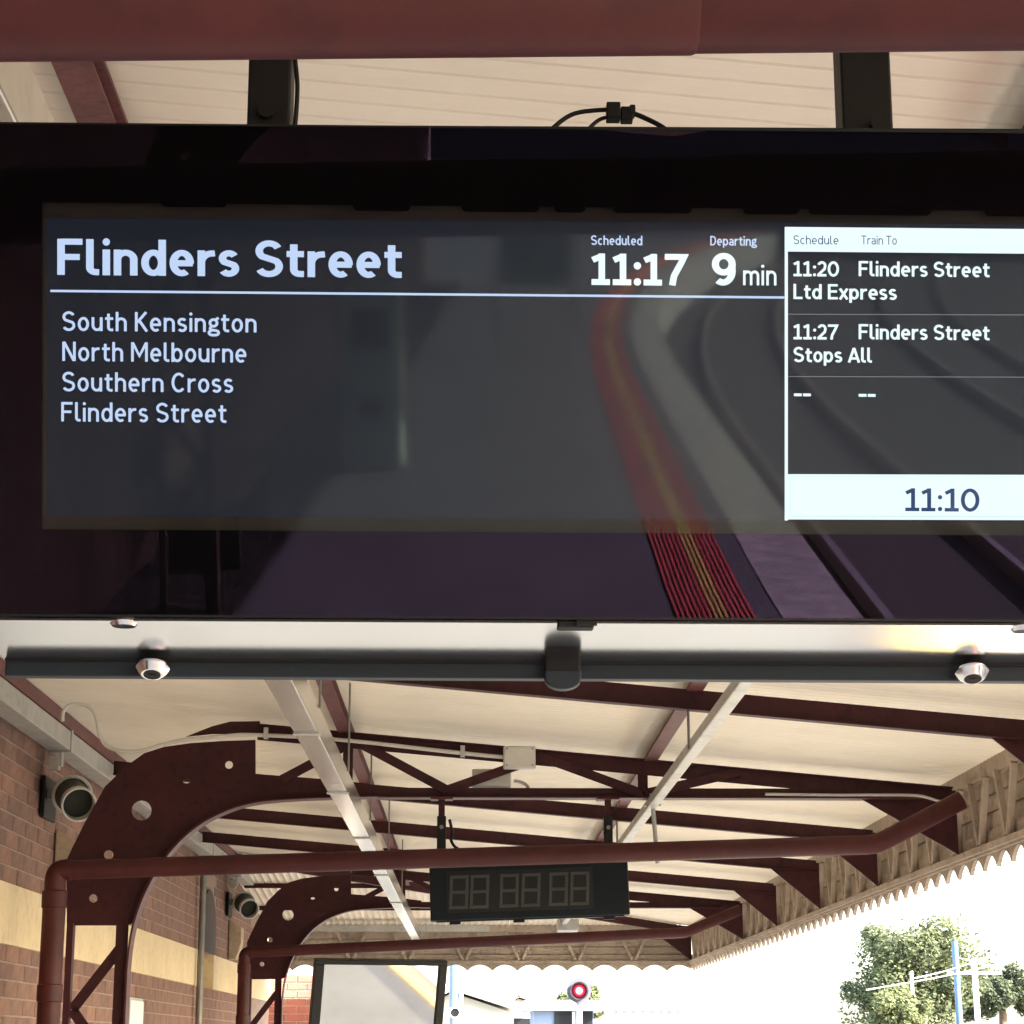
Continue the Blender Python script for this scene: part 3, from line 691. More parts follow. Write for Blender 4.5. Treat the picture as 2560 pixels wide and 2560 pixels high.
# glass pane
GX0, GX1, GY0, GY1 = 80, 2090, 381, 999
for (xa, xb, ya, yb, m_) in ((x0+2.4, x1-2.2, yT+4.2, GY0, glass_m), (x0+2.4, x1-2.2, GY1, yB-5.2, glass_m), (x0+2.4, GX0, GY0, GY1, glass_m), (GX1, x1-2.2, GY0, GY1, glass_m), (GX0, GX1, GY0, GY1, glass_c)):
    sl_ = lambda y: SLP if y < 600 else .0063
    new('glass_pane', [F(x, y+sl_(y)*x, .0) for x, y in ((xa, ya), (xb, ya), (xb, yb), (xa, yb))], [(0, 1, 2, 3)], m_, sg)
# display module rim and LCD
quadbox(LX0, LX1, LY0-2, 411, .011, .021, 'display_rim', rim_m, slope2=.0055); quadbox(LX0, LX1, 973, LY1+2, .011, .021, 'display_rim', rim_m, slope=.0065, slope2=.0063)
quadbox(LX0, 88, 411.3, 972.7, .011, .021, 'display_rim', mat('rim_dark', (.008, .008, .008), .5), slope=.0055, slope2=.0065); quadbox(2082, LX1, 411.3, 972.7, .011, .021, 'display_rim', rim_m, slope=.0055, slope2=.0065)
lcd = quadbox(88.2, 2081.8, 411.2, 972.8, .0135, .020, 'lcd_panel', lcd_m, slope=.0055, slope2=.0065)
for (xa, xb, yy) in ((310, 420, 384), (672, 768, 387), (876, 1012, 390), (1052, 1099, 388), (1163, 1300, 391), (1408, 1503, 391), (1533, 1752, 391), (1865, 2010, 391)):
    dd = 5 if xa < 500 else 9
    cc = [(xa-5, 376), (xb+5, 376), (xb+5, 381+dd*.5), (xb-1, 381+dd), (xa+1, 381+dd), (xa-5, 381+dd*.5)]
    g = G(); g.prism([F(x, y+SLP*x, .0035) for x, y in cc], n_*-.0045); bevel(g.build('rim_clip', bezel_m, sg), .0006)

# --- lettering: a small stroke alphabet in the style of the sign, cap height 1
XH = .715
def arc(cx, cy, rx, ry, a0, a1, n=None):
    n = n or max(3, int(abs(a1-a0)/12))
    return [(cx+rx*math.cos(R(a0+(a1-a0)*i/n)), cy+ry*math.sin(R(a0+(a1-a0)*i/n))) for i in range(n+1)]
def glyph(ch, w):
    """returns (strokes, dots, advance width); strokes are centre lines"""
    h = w/2; S_, Dt = [], []; xr = .25+.02; ow = .54
    ohx = (ow-w)/2; ohy = (XH-w)/2+.008; ocx = ow/2; ocy = XH/2
    sb = .060 if w < .15 else .040
    def bowl(): return arc(ocx, ocy, ohx, ohy, 0, 360, 36)
    def arch(x0_, x1_, top_=XH):
        r = (x1_-x0_)/2; ry = min(r*1.05, .24)
        return arc((x0_+x1_)/2, top_-h-ry, r, ry, 180, 0, 16)
    if ch == 'F': S_ = [[(h, 0), (h, 1)], [(h, 1-h*.92), (.56, 1-h*.92)], [(h, .50), (.50, .50)]]; W = .56
    elif ch == 'E': S_ = [[(h, 0), (h, 1)], [(h, 1-h*.92), (.56, 1-h*.92)], [(h, .52), (.52, .52)], [(h, h*.92), (.57, h*.92)]]; W = .57
    elif ch == 'L': S_ = [[(h, 0), (h, 1)], [(h, h*.92), (.52, h*.92)]]; W = .52
    elif ch == 'T': S_ = [[(.31, 0), (.31, 1)], [(0, 1-h*.92), (.62, 1-h*.92)]]; W = .62
    elif ch == 'l': r = .13; S_ = [[(h, 1)]+arc(h+r, h+r, r, r, 180, 275)[0:]+[(h+r+.075, h-.002)]]; W = h+r+.07
    elif ch == 'i': S_ = [[(h, 0), (h, XH)]]; Dt = [(h, .925, max(.072, h*1.22))]; W = w
    elif ch in 'nh':
        S_ = [[(h, 0), (h, XH if ch == 'n' else 1)], [(h, XH-.30)]+arch(h, .53-h)+[(.53-h, 0)]]; W = .53
    elif ch == 'm':
        S_ = [[(h, 0), (h, XH)], [(h, XH-.28)]+arch(h, .42)+[(.42, 0)], [(.42, XH-.28)]+arch(.42, .84-h)+[(.84-h, 0)]]; W = .84
    elif ch == 'u':
        r = (.53-w)/2; ry = .235; S_ = [[(h, XH), (h, h+ry)]+arc(.265, h+ry, r, ry, 180, 360, 16)[1:]+[(.53-h, XH-.3)], [(.53-h, XH), (.53-h, 0)]]; W = .53
    elif ch == 'r': S_ = [[(h, 0), (h, XH)], [(h, XH-.32)]+arc(h+.24, XH-h-.26, .24, .26, 180, 88, 10)+[(.385, XH-h*.95)]]; W = .385
    elif ch == 'o': S_ = [bowl()]; W = ow
    elif ch == 'd': S_ = [bowl(), [(ow-h+.01, 0), (ow-h+.01, 1)]]; W = ow+.01
    elif ch == 'b': S_ = [bowl(), [(h-.01, 0), (h-.01, 1)]]; W = ow
    elif ch == 'p': S_ = [bowl(), [(h-.01, -.22), (h-.01, XH)]]; W = ow
    elif ch == 'e': S_ = [arc(ocx, ocy, ohx, ohy, -52, 0, 6)[::-1][::-1] and arc(ocx, ocy, ohx, ohy, -4, 309 if w < .15 else 304, 32), [(h*.9, ocy-.005), (ow-h*.3, ocy-.005)]]; W = ow
    elif ch == 'c': S_ = [arc(ocx, ocy, ohx, ohy, 48, 312, 26)]; W = ow*.92
    elif ch == 'a':
        S_ = [arc(.24, XH-.23, .24-h+.02, .23-h, 150, 0, 12)+[(.50-h, XH-.25), (.50-h, 0)], arc(.25, .215, .25-h, .215-h, 60, 300, 18)+[(.50-h, .13)], [(.34, .43-h), (.50-h, .43-h)]]
        S_[1] = [(.50-h, .43-h)]+arc(.215, .215, .215-h+.0, .215-h, 90, 270, 14)+[(.30, h), (.50-h, .15)]; S_.pop(); W = .50
    elif ch in 'sS':
        Ht = XH if ch == 's' else 1.0; Wd = .46 if ch == 's' else .62; ov = .010
        rx = Wd/2-h; r1 = (Ht/2-h)/2*1.0+ov/2; cy1 = Ht-h-r1+ov; cy0 = h+r1-ov
        e0 = 28 if ch == 's' else 24
        up = arc(Wd/2, cy1, rx*.96, r1, e0, 225, 18); lo = arc(Wd/2, cy0, rx, r1, 45, -180+e0, 18)
        S_ = [up+lo]; W = Wd
    elif ch == 't': r = .13; S_ = [[(.16, XH+.19), (.16, h+r)]+arc(.16+r, h+r, r, r, 180, 270, 8)[1:]+[(.385, h)], [(0, XH-h*.95), (.385, XH-h*.95)]]; W = .385
    elif ch == 'K': S_ = [[(h, 0), (h, 1)], [(.565-h*.4, 1.0), (h+.04, .46)], [(.20, .575), (.60-h*.4, 0)]]; W = .60
    elif ch == 'N': S_ = [[(h, 0), (h, 1)], [(h+.02, .985), (.66-h-.02, .015)], [(.66-h, 0), (.66-h, 1)]]; W = .66
    elif ch == 'M': S_ = [[(h, 0), (h, 1)], [(h+.01, .98), (.41, .30), (.82-h-.01, .98)], [(.82-h, 0), (.82-h, 1)]]; W = .82
    elif ch == 'A': S_ = [[(h*.55, 0), (.335, 1-h*.4)], [(.335, 1-h*.4), (.67-h*.55, 0)], [(.13, .27), (.54, .27)]]; W = .67
    elif ch == 'C': S_ = [arc(.35, .5, .35-h, .5-h+.01, 42, 318, 30)]; W = .66
    elif ch == 'D': S_ = [[(h, 0), (h, 1)], [(h, 1-h), (.28, 1-h)]+arc(.28, .5, .34-h, .5-h, 90, -90, 20)+[(h, h)]]; W = .62
    elif ch == 'x': S_ = [[(h*.5, 0), (.50-h*.5, XH)], [(h*.5, XH), (.50-h*.5, 0)]]; W = .50
    elif ch == 'g':
        S_ = [arc(.245, .475, .235-h, .240-h, 0, 360, 28), [(.36, .64), (.49, .745)], [(.12, .27), (.085, .19), (.12, .12), (.34, .085)]+arc(.34, -.035, .15, .12, 90, -90, 10)[1:]+arc(.20, -.035, .17, .12, 270, 90, 12)]; W = .49
    elif ch == '1': S_ = [[(.30, 0), (.30, 1)], [(.03, .79), (.30, 1-h*.9)], [(0, h*.9), (.54, h*.9)]]; W = .54
    elif ch == '0': S_ = [arc(.36, .5, .36-h, .51-h, 0, 360, 40)]; W = .72
    elif ch == '2': S_ = [arc(.29, .71, .29-h, .30-h, 165, -18, 18)+[(.46, .50), (h*.9, h*1.4), (h*.9, h*.95), (.58, h*.95)]]; W = .58
    elif ch == '7': S_ = [[(0, 1-h*.95), (.60-h*.4, 1-h*.95), (.48, .72), (.27, .30), (.22, 0)]]; W = .60
    elif ch == '9': S_ = [arc(.32, .66, .32-h, .35-h, 0, 360, 36), [(.64-h, .66)]+arc(.30, .45, .34-h, .45-h, 10, -125, 18)]; W = .64
    elif ch == ':': Dt = [(.10, .615, max(.085, h*1.25)), (.10, .10, max(.085, h*1.25))]; W = .20
    elif ch == '-': S_ = [[(0, .40), (.30, .40)]]; W = .30
    elif ch == ' ': return [], [], .27, 0
    else: raise ValueError(ch)
    return S_, Dt, W, sb
def ribbon(pts, w):
    P = [V((p[0], p[1])) for p in pts]; Q = [P[0]]
    for p in P[1:]:
        if (p-Q[-1]).length > 1e-5: Q.append(p)
    closed = (Q[0]-Q[-1]).length < 1e-4 and len(Q) > 3
    L_, R_ = [], []
    for i, p in enumerate(Q):
        if closed and i in (0, len(Q)-1): d1 = (Q[-1]-Q[-2]).normalized(); d2 = (Q[1]-Q[0]).normalized()
        else:
            d1 = (Q[i]-Q[i-1]).normalized() if i else (Q[1]-Q[0]).normalized()
            d2 = (Q[i+1]-Q[i]).normalized() if i < len(Q)-1 else d1
        t = (d1+d2); t = t.normalized() if t.length > 1e-4 else d1
        nn = V((-t.y, t.x)); k = 1/max(.55, nn.dot(V((-d1.y, d1.x))))
        L_.append(p+nn*w/2*k); R_.append(p-nn*w/2*k)
    return L_, R_
def text(s, xa, xb, yb, cap, wgt, m, name='lettering', track=1.0):
    """write s from zoom pixel xa to xb on baseline yb (at xa) with cap height cap, all in zoom pixels"""
    x = 0; items = []
    for ch in s:
        S_, Dt, W, sb = glyph(ch, wgt)
        x += sb*track; items.append((x, S_, Dt)); x += W+sb*track
        last = sb*track
    first = glyph(s[0], wgt)[3]*track
    tot = x-first-last; sx = (xb-xa)/tot
    verts, faces = [], []; lay = 0
    def put(px, py, o): X = xa+(px-first)*sx; return F(X, yb+SLP*(X-xa)-py*cap, o)
    for (gx, S_, Dt) in items:
        for st in S_:
            L_, R_ = ribbon(st, wgt); o = .0130-lay*.00002; lay += 1; k = len(verts)
            for l, r in zip(L_, R_): verts += [put(gx+l.x, l.y, o), put(gx+r.x, r.y, o)]
            for i in range(len(L_)-1): faces.append((k+2*i, k+2*i+1, k+2*i+3, k+2*i+2))
        for (cx, cy, rr) in Dt:
            o = .0130-lay*.00002; lay += 1; k = len(verts); rx = rr*cap/sx
            for i in range(20): t = 2*math.pi*i/20; verts.append(put(gx+cx+rx*math.cos(t), cy+rr*math.sin(t), o))
            faces.append(tuple(range(k, k+20)))
    return new(name, verts, faces, m, lcd)
def flat(xa, xb, ya, yb, m, name, o=.0132, slope=SLP, yref=0):
    return new(name, [F(x, y+slope*(x-yref), o) for x, y in ((xa, ya), (xb, ya), (xb, yb), (xa, yb))], [(0, 1, 2, 3)], m, lcd)
text('Flinders Street', 108, 758, 518.5, 68, .168, txt_l)
flat(95, 1480, 546.6, 551.0, txt_l, 'rule_line', yref=95)
for (s, xb, yb) in (('South Kensington', 484, 625), ('North Melbourne', 465, 682), ('Southern Cross', 440, 739), ('Flinders Street', 427, 796)):
    text(s, 117.5 if s[0] != 'F' else 115.5, xb, yb-1, 36.5, .134, txt_l)
text('Scheduled', 1115, 1212, 462, 18.0, .150, txt_l); text('Departing', 1340, 1427, 463, 18.0, .150, txt_l)
text('11:17', 1116, 1293, 537, 59, .19, txt_w); text('9', 1343, 1388, 538.5, 61, .19, txt_w); text('min', 1402, 1465, 538, 39, .128, txt_w)
PR = 2080
flat(1480.5, PR, 428, 474.5, txt_w, 'header_band', yref=1480); flat(1480.5, 1486.5, 474.6, 982, txt_w, 'panel_border', slope=.0)
text('Schedule', 1497, 1582, 460.5, 16.5, .10, txt_d); text('Train To', 1625, 1692, 461, 16.5, .10, txt_d)
for (a, b, c3, yb) in (('11:20', 'Flinders Street', 'Ltd Express', 521), ('11:27', 'Flinders Street', 'Stops All', 640)):
    text(a, 1497, 1583 if a[-1] == '0' else 1580, yb, 28.5, .165, txt_w); text(b, 1620, 1867, yb, 28.5, .155, txt_w)
    text(c3, 1497, 1692 if c3[0] == 'L' else 1645, yb+43, 28.5, .155, txt_w)
text('--', 1498, 1530, 756, 28, .19, txt_w, track=.6); text('--', 1620, 1652, 757, 28, .19, txt_w, track=.6)
for yy in (592, 709.5): flat(1487, PR, yy, yy+1.6, txt_g, 'rule_line', slope=.003, yref=1487)
flat(1486.6, PR, 894.5, 980, txt_w, 'footer_band', slope=.003, yref=1487)
for (xa, xb, ya, yb2) in ((1490, PR, 898, 899), (1490, PR, 973, 974.4), (1490, 1491.2, 899, 973)): flat(xa, xb, ya, yb2, txt_s, 'footer_line', o=.0129, slope=.003, yref=1487)
text('11:10', 1708, 1848, 964, 43, .155, txt_d)

# --- underside, rear door lip, locks and latches
def U(xd, yd, z): r = ray(xd*SD, yd*SD); return EYE+r*((z-1.6)/r.z)
zu = D_.z-.002
FL, FR_ = F(x0, yB+.5, .010), F(x1, yB+SLP*x1*.62+.5, .010)
fz = .5*(FL.z+FR_.z)
g = G(); dep = .150; DROP = V((0, 0, -.019))
zl, zr = FL.z-.001, FR_.z-.001
g.hexa([V((FL.x, FL.y, zl-.003)), V((FR_.x, FR_.y, zr-.003)), V((FR_.x, FR_.y, zr-.003))+wd_*dep+DROP, V((FL.x, FL.y, zl-.003))+wd_*dep+DROP, V((FL.x, FL.y, zl)), V((FR_.x, FR_.y, zr)), V((FR_.x, FR_.y, zr))+wd_*dep+DROP, V((FL.x, FL.y, zl))+wd_*dep+DROP])
g.build('underside_plate', alu_m, sg)
La, Lb = V((FL.x+.001, FL.y, zl))+wd_*(dep+.001)+DROP, V((FR_.x, FR_.y, zr))+wd_*(dep+.001)+DROP
g = G(); dz0 = V((0, 0, -.0225)); dz1 = V((0, 0, .03))
g.hexa([La+dz0, Lb+dz0, Lb+dz0+wd_*.022, La+dz0+wd_*.022, La+dz1, Lb+dz1, Lb+dz1+wd_*.022, La+dz1+wd_*.022]); bevel(g.build('rear_door_lip', housing_m, sg), .002)
g = G(); e_ = V((0, 0, -.005)); g.hexa([La+e_-wd_*.003, Lb+e_-wd_*.003, Lb+e_, La+e_, La-wd_*.003, Lb-wd_*.003, Lb, La]); g.build('seal', rubber_m, sg)
def lip_pt(xd): 
    t = (ray(xd*SD, 1265*SD)); 
    s_ = (La+V((0, 0, -.02))-EYE).dot(wd_)/t.dot(wd_); return EYE+t*s_
def lock(xd, yd, base=None):
    t = ray(xd*SD, yd*SD); s_ = (La-EYE).dot(wd_)/t.dot(wd_); p = EYE+t*s_
    p = p-wd_*.013; AX = (V((0, 0, -1))-wd_*.38).normalized(); q0 = p-AX*.0025
    g = G(); g.tube([q0-AX*.002, q0, q0+AX*.0015, q0+AX*.0085, q0+AX*.0095], [.0195, .0204, .0206, .0142, .0130], 32)
    k = smooth_tube(g.build('cam_lock', chrome_m, sg), 35)
    g = G(); g.tube([q0+AX*.0096, q0+AX*.0103], [.0105, .0102], 24); g.build('key_plug', rubber_m, k)
    g = G(); g.prism([q0+AX*.0104+u_*.005-wd_*.002, q0+AX*.0104-u_*.005-wd_*.002, q0+AX*.0104+wd_*.005], AX*.0006); g.build('key_slot', chrome_m, k)
lock(291, 1267); lock(1830, 1275)
# black quarter-turn latch in the middle of the rear door
t_ = ray(1061*SD, 1270*SD); s_ = (La-EYE).dot(wd_)/t_.dot(wd_); p = EYE+t_*s_-wd_*.004
g = G(); g.box((p.x-.022, p.y-.012, p.z-.012), (p.x+.022, p.y+.006, p.z+.020)); bevel(g.build('latch_body', rubber_m, sg), .003)
g = G(); poly = [V((p.x-.022, p.y-.018, p.z+.000)), V((p.x-.022, p.y-.018, p.z-.010))]+[V((p.x+.022*math.cos(R(a)), p.y-.018, p.z-.010+.013*math.sin(R(a)))) for a in range(200, 345, 20)]+[V((p.x+.022, p.y-.018, p.z-.010)), V((p.x+.022, p.y-.018, p.z+.000))]
g.prism(poly, (0, .02, 0)); bevel(g.build('latch_tongue', housing_m, sg), .002)
# hinges of the front door peeping out under the frame
for xd, chrome in ((232, True), (1086, False), (1936, True)):
    p = F(xd, yB+SLP*xd*.62, .012)
    if chrome:
        g = G(); g.tube([V((p.x, p.y+.01, p.z)), V((p.x, p.y+.01, p.z-.004)), V((p.x, p.y+.01, p.z-.009))], [.0175, .0175, .0135], 24); smooth_tube(g.build('cam_lock', chrome_m, sg), 35)
    else:
        g = G(); g.box((p.x-.021, p.y-.006, p.z-.010), (p.x+.021, p.y+.018, p.z-.001)); bevel(g.build('latch_body', rubber_m, sg), .002)
        g = G(); g.box((p.x+.001, p.y-.010, p.z-.008), (p.x+.024, p.y-.004, p.z-.001)); g.build('latch_tongue', rubber_m, sg)
# hanging posts up to the truss
def hang(xa, xb, bolt=None, side=False):
    zt = 2.92; pts = []
    pa = F(xa, 240, .10); pb_ = F(xb, 240, .10)
    Yh = 2.36
    ra, rb = ray(xa*SD, 180*SD), ray(xb*SD, 180*SD); a = EYE+ra*(Yh/ra.y); b = EYE+rb*(Yh/rb.y)
    g = G(); g.box((a.x, Yh, 2.58), (b.x, Yh+.05, zt)); o = bevel(g.build('hanging_post', black_m, sg), .003)
    if bolt:
        rb = ray(bolt[0]*SD, bolt[1]*SD); c = EYE+rb*(Yh/rb.y); g = G(); g.tube([V((c.x, Yh-.008, c.z)), V((c.x, Yh+.001, c.z))], .010, 8); g.build('bolt', black_m, sg)
    g = G(); g.box((a.x, 2.12, 2.893), (b.x, 2.41, 2.897)); g.build('clamp_plate', black_m, sg)
hang(467, 548, (503, 212)); hang(1588, 1683, (1657, 240))
# cables over the housing
def onY(xd, yd, Y): return atY(xd*SD, yd*SD, Y)
g = G(); g.tube(curve_pts([onY(556, 95, 2.37), onY(557, 115, 2.37), onY(561, 160, 2.37), onY(559, 210, 2.37), onY(556, 245, 2.37)], 5), .0028, 8); smooth_tube(g.build('power_cable', rubber_m, sg))
Yk = 2.42
g = G(); g.tube(curve_pts([onY(1028, 262, Yk), onY(1045, 240, Yk), onY(1085, 214, Yk), onY(1150, 207, Yk), onY(1172, 212, Yk)], 6), .0030, 8); smooth_tube(g.build('cable_loop', rubber_m, sg))
g = G(); g.tube(curve_pts([onY(1095, 265, Yk), onY(1112, 242, Yk), onY(1135, 224, Yk), onY(1172, 218, Yk)], 6), .0026, 8); smooth_tube(g.build('cable_loop', rubber_m, sg))
g = G(); g.tube(curve_pts([onY(1180, 208, Yk), onY(1215, 222, Yk), onY(1250, 240, Yk), onY(1275, 262, Yk)], 6), .0033, 8); smooth_tube(g.build('cable_loop', rubber_m, sg))
a, b = onY(1144, 233, Yk), onY(1198, 198, Yk)
g = G(); g.box((a.x, Yk-.010, a.z+.004), (a.x+.017, Yk+.010, b.z)); g.box((a.x+.0175, Yk-.008, a.z+.002), (b.x-.003, Yk+.008, b.z-.005)); g.box((b.x-.007, Yk-.009, a.z+.010), (b.x, Yk+.009, b.z-.003)); bevel(g.build('cable_plug', rubber_m, sg), .0015)

# ---------------------------------------------------------------- framed mirror farther along the platform
mt = thing('framed_mirror', 'tilted flat mirror in a black frame reflecting the platform edge', 'mirror', (-.68, 16, 0))
YW, TL = R(17), R(15.5)
mu = V((math.cos(YW), math.sin(YW), 0)); mn = V((math.sin(YW)*math.cos(TL), -math.cos(YW)*math.cos(TL), -math.sin(TL))); mv = mu.cross(mn); 
if mv.z > 0: mv = -mv
Mo = atY(788, 2398, 15.9); mw = 1.0; mh = 1.0
def MP(a, b, o): return Mo+mu*a+mv*b+mn*o
def mbox(a0, a1, b0, b1, o0, o1, nm, m):
    g = G(); g.hexa([MP(a0, b0, o0), MP(a1, b0, o0), MP(a1, b1, o0), MP(a0, b1, o0), MP(a0, b0, o1), MP(a1, b0, o1), MP(a1, b1, o1), MP(a0, b1, o1)]); return g.build(nm, m, mt)
for (a0, a1, b0, b1) in ((0, mw, 0, .035), (0, mw, mh-.035, mh), (0, .07, .035, mh-.035), (mw-.06, mw, .035, mh-.035)):
    bevel(mbox(a0, a1, b0, b1, -.05, .02, 'frame_bar', black_m), .005)
mbox(.07, mw-.06, .035, mh-.035, -.02, -.004, 'mirror_glass', mirror_m); mbox(.01, mw-.01, .01, mh-.01, -.06, -.051, 'backing', grey_dark)
for a0 in (.15, .80):
    p = MP(a0, .6, -.06); g = G(); g.tube([(p.x, p.y+.05, 0), (p.x, p.y+.05, p.z)], .035, 12); smooth_tube(g.build('stand_post', grey_steel, mt))
    g = G(); g.bar((p.x, p.y+.05, p.z-.03), p+V((0, -.0, -.03)), .04, .04); g.build('stand_bracket', grey_steel, mt)

# ---------------------------------------------------------------- beyond the platform end
def at_far(x, y, Y): return atY(x, y, Y)
# blue-grey pole with a small camera and a white conduit
Yp = 30.0; p = at_far(1135, 2430, Yp)
cpole = thing('camera_pole', 'blue-grey steel pole with white conduit and round camera past the mirror', 'pole', (p.x, Yp, -1))
g = G(); g.tube([(p.x, Yp, -1.05), (p.x, Yp, 3.6)], .062, 16); smooth_tube(g.build('pole', blue_p, cpole))
g = G(); g.tube([(p.x+.10, Yp-.02, -1.05), (p.x+.10, Yp-.02, 2.55)], .026, 10); smooth_tube(g.build('conduit', white_p, cpole))
g = G(); g.box((p.x+.03, Yp-.02, 2.3), (p.x+.11, Yp+.0, 2.34)); g.build('strap', white_p, cpole)
c0 = at_far(1136, 2530, Yp-.1); ax = V((.1, -1, -.12)).normalized()
g = G(); g.lathe(c0, ax, [(-.05, .03), (.02, .08), (.12, .08), (.125, .066), (.06, .06)], 24); smooth_tube(g.build('camera_hood', white_p, cpole), 50)
g = G(); g.tube([c0+ax*.05, c0+ax*.06], .06, 16); g.build('lens', dark_glass, cpole)
# red signal
Ys = 40.0; c0 = at_far(1448, 2477, Ys); rs = 30/FPX*Ys*1.0
sig = thing('railway_signal', 'round grey railway signal showing a glowing red light', 'signal', (c0.x, Ys, -1))
sigm = mat('signal_target', (.10, .09, .105), .6, var=.2, scale=10)
g = G(); g.tube([(c0.x, Ys, c0.z), (c0.x, Ys+.03, c0.z)], rs, 40); g.build('target_disc', sigm, sig)
for (q, yo, m_) in ((.60, .010, emis('led_edge', (.55, .06, .10), .35*E0)), (.50, .018, emis('led_outer', (.85, .05, .09), .75*E0)), (.41, .026, red_led), (.31, .034, emis('led_inner', (1.0, .30, .36), 3*E0))):
    g = G(); g.tube([(c0.x, Ys-yo, c0.z), (c0.x, Ys-.002, c0.z)], rs*q, 32); g.build('red_lens', m_, sig)
g = G(); g.tube([(c0.x, Ys-.044, c0.z), (c0.x, Ys-.036, c0.z)], rs*.22, 24); g.build('lamp_core', white_led, sig)
g = G(); g.tube([(c0.x, Ys-.10, c0.z), (c0.x, Ys-.003, c0.z)], [rs*.72, rs*.70], 32, cap=False); g.build('hood', sigm, sig)
g = G(); g.tube([(c0.x, Ys+.1, -1.05), (c0.x, Ys+.1, c0.z+.05)], .06, 12); g.build('post', grey_steel, sig)
# equipment hut under the signal: white roof edge, blue end, dark windows
Yh = 46.0; a = at_far(1334, 2528, Yh); b = at_far(1484, 2528, Yh)
hut = thing('signal_hut', 'small flat-roofed blue hut with dark windows below the red signal', 'hut', ((a.x+b.x)/2, Yh, -1.05))
zt = a.z+.02; xm = at_far(1386, 2540, Yh).x
g = G(); g.box((a.x, Yh, -1.05), (b.x, Yh+3, zt)); g.build('wall', mat('hut_blue', (.16, .22, .36), .6, var=.1), hut)
g = G(); g.box((a.x-.2, Yh-.25, zt), (b.x+.25, Yh+3.2, zt+.20)); g.build('roof', white_p, hut)
xc = at_far(1434, 2540, Yh).x
for (q0, q1) in ((xm, xc-.03), (xc+.03, b.x-.02)):
    g = G(); g.box((q0, Yh-.03, zt-1.0), (q1, Yh-.004, zt-.03)); g.build('window', dark_glass, hut)
g = G(); g.box((xc-.03, Yh-.04, zt-1.0), (xc+.03, Yh-.004, zt-.03)); g.build('mullion', white_p, hut)
# two houses
def house(label, Y, xl, xr, y_eave_l, slope_px, hgt, ridge, m_roof, m_wall):
    pass
def gable_house(label, Y, pxs, wall_m, roof_m, depth=8):
    """pxs: eave-left, apex, eave-right in picture pixels"""
    (l, ap, r_) = [at_far(x, y, Y) for x, y in pxs]
    t = thing('house', label, 'house', ((l.x+r_.x)/2, Y, -1.05), 'houses past the platform end')
    g = G(); g.prism([(l.x+.3, Y, -1.05), (r_.x-.3, Y, -1.05), (r_.x-.3, Y, r_.z-.05), (ap.x, Y, ap.z-.12), (l.x+.3, Y, l.z-.05)], (0, depth, 0)); g.build('wall', wall_m, t)
    for (e, nm) in ((l, 'roof'), (r_, 'roof')):
        g = G(); g.hexa([(e.x, Y-.5, e.z), (ap.x, Y-.5, ap.z), (ap.x, Y+depth+.5, ap.z), (e.x, Y+depth+.5, e.z), (e.x, Y-.5, e.z+.14), (ap.x, Y-.5, ap.z+.14), (ap.x, Y+depth+.5, ap.z+.14), (e.x, Y+depth+.5, e.z+.14)]); ro = g.build('roof', roof_m, t)
    g = G(); g.bar((l.x, Y-.53, l.z+.03), (ap.x, Y-.53, ap.z+.03), .04, .2); g.build('barge_board', white_p, t)
    g = G(); g.bar((r_.x, Y-.53, r_.z+.03), (ap.x, Y-.53, ap.z+.03), .04, .2); g.build('barge_board', grey_dark, t)
    wx = (ap.x+r_.x)/2; g = G(); g.box((wx-.6, Y-.04, r_.z-1.6), (wx+.6, Y-.004, r_.z-.5)); wn = g.build('window', dark_glass, t)
    g = G(); g.box((wx-.03, Y-.06, r_.z-1.6), (wx+.03, Y-.041, r_.z-.5)); g.build('glazing_bar', white_p, wn)
    return t
gable_house('pale house with a grey gabled roof behind the camera pole', 52, [(985, 2545), (1130, 2468), (1305, 2524)], rend_w, roof_tile)
gable_house('small grey-roofed house between the camera pole and the signal', 75, [(1200, 2540), (1295, 2488), (1362, 2508)], rend_w, roof_tile)
ch_ = thing('slate_chimney', 'dark grey square chimney stack beside the camera pole', 'chimney', tuple(at_far(1180, 2470, 58)))
a, b = at_far(1157, 2520, 58), at_far(1208, 2380, 58)
g = G(); g.hexa([(a.x, 58, -1.05), (b.x+.35, 58, -1.05), (b.x+.35, 59, -1.05), (a.x, 59, -1.05), (a.x, 58, b.z), (b.x-.35, 58, b.z), (b.x-.35, 59, b.z), (a.x, 59, b.z)]); g.build('stack', roof_tile, ch_)
g = G(); g.box((a.x-.1, 57.9, b.z), (b.x-.25, 59.1, b.z+.2)); g.build('cap', roof_tile, ch_)

fb = thing('far_long_building', 'long white building with a row of small windows beyond the signal', 'building', (8, 110, -1.05))
A_, B_ = at_far(1515, 2512, 110), at_far(1745, 2512, 110)
g = G(); g.box((A_.x, 110, -1.05), (B_.x, 118, A_.z)); g.build('wall', white_p, fb)
g = G(); g.box((A_.x-.3, 109.6, A_.z), (B_.x+.3, 118.4, A_.z+.15)); g.build('roof', rend_w, fb)
for i in range(9):
    xx = A_.x+.35+i*(B_.x-A_.x-.7)/8.6; g = G(); g.box((xx, 109.96, A_.z-.62), (xx+.22, 109.995, A_.z-.28)); g.build('window', roof_tile, fb)
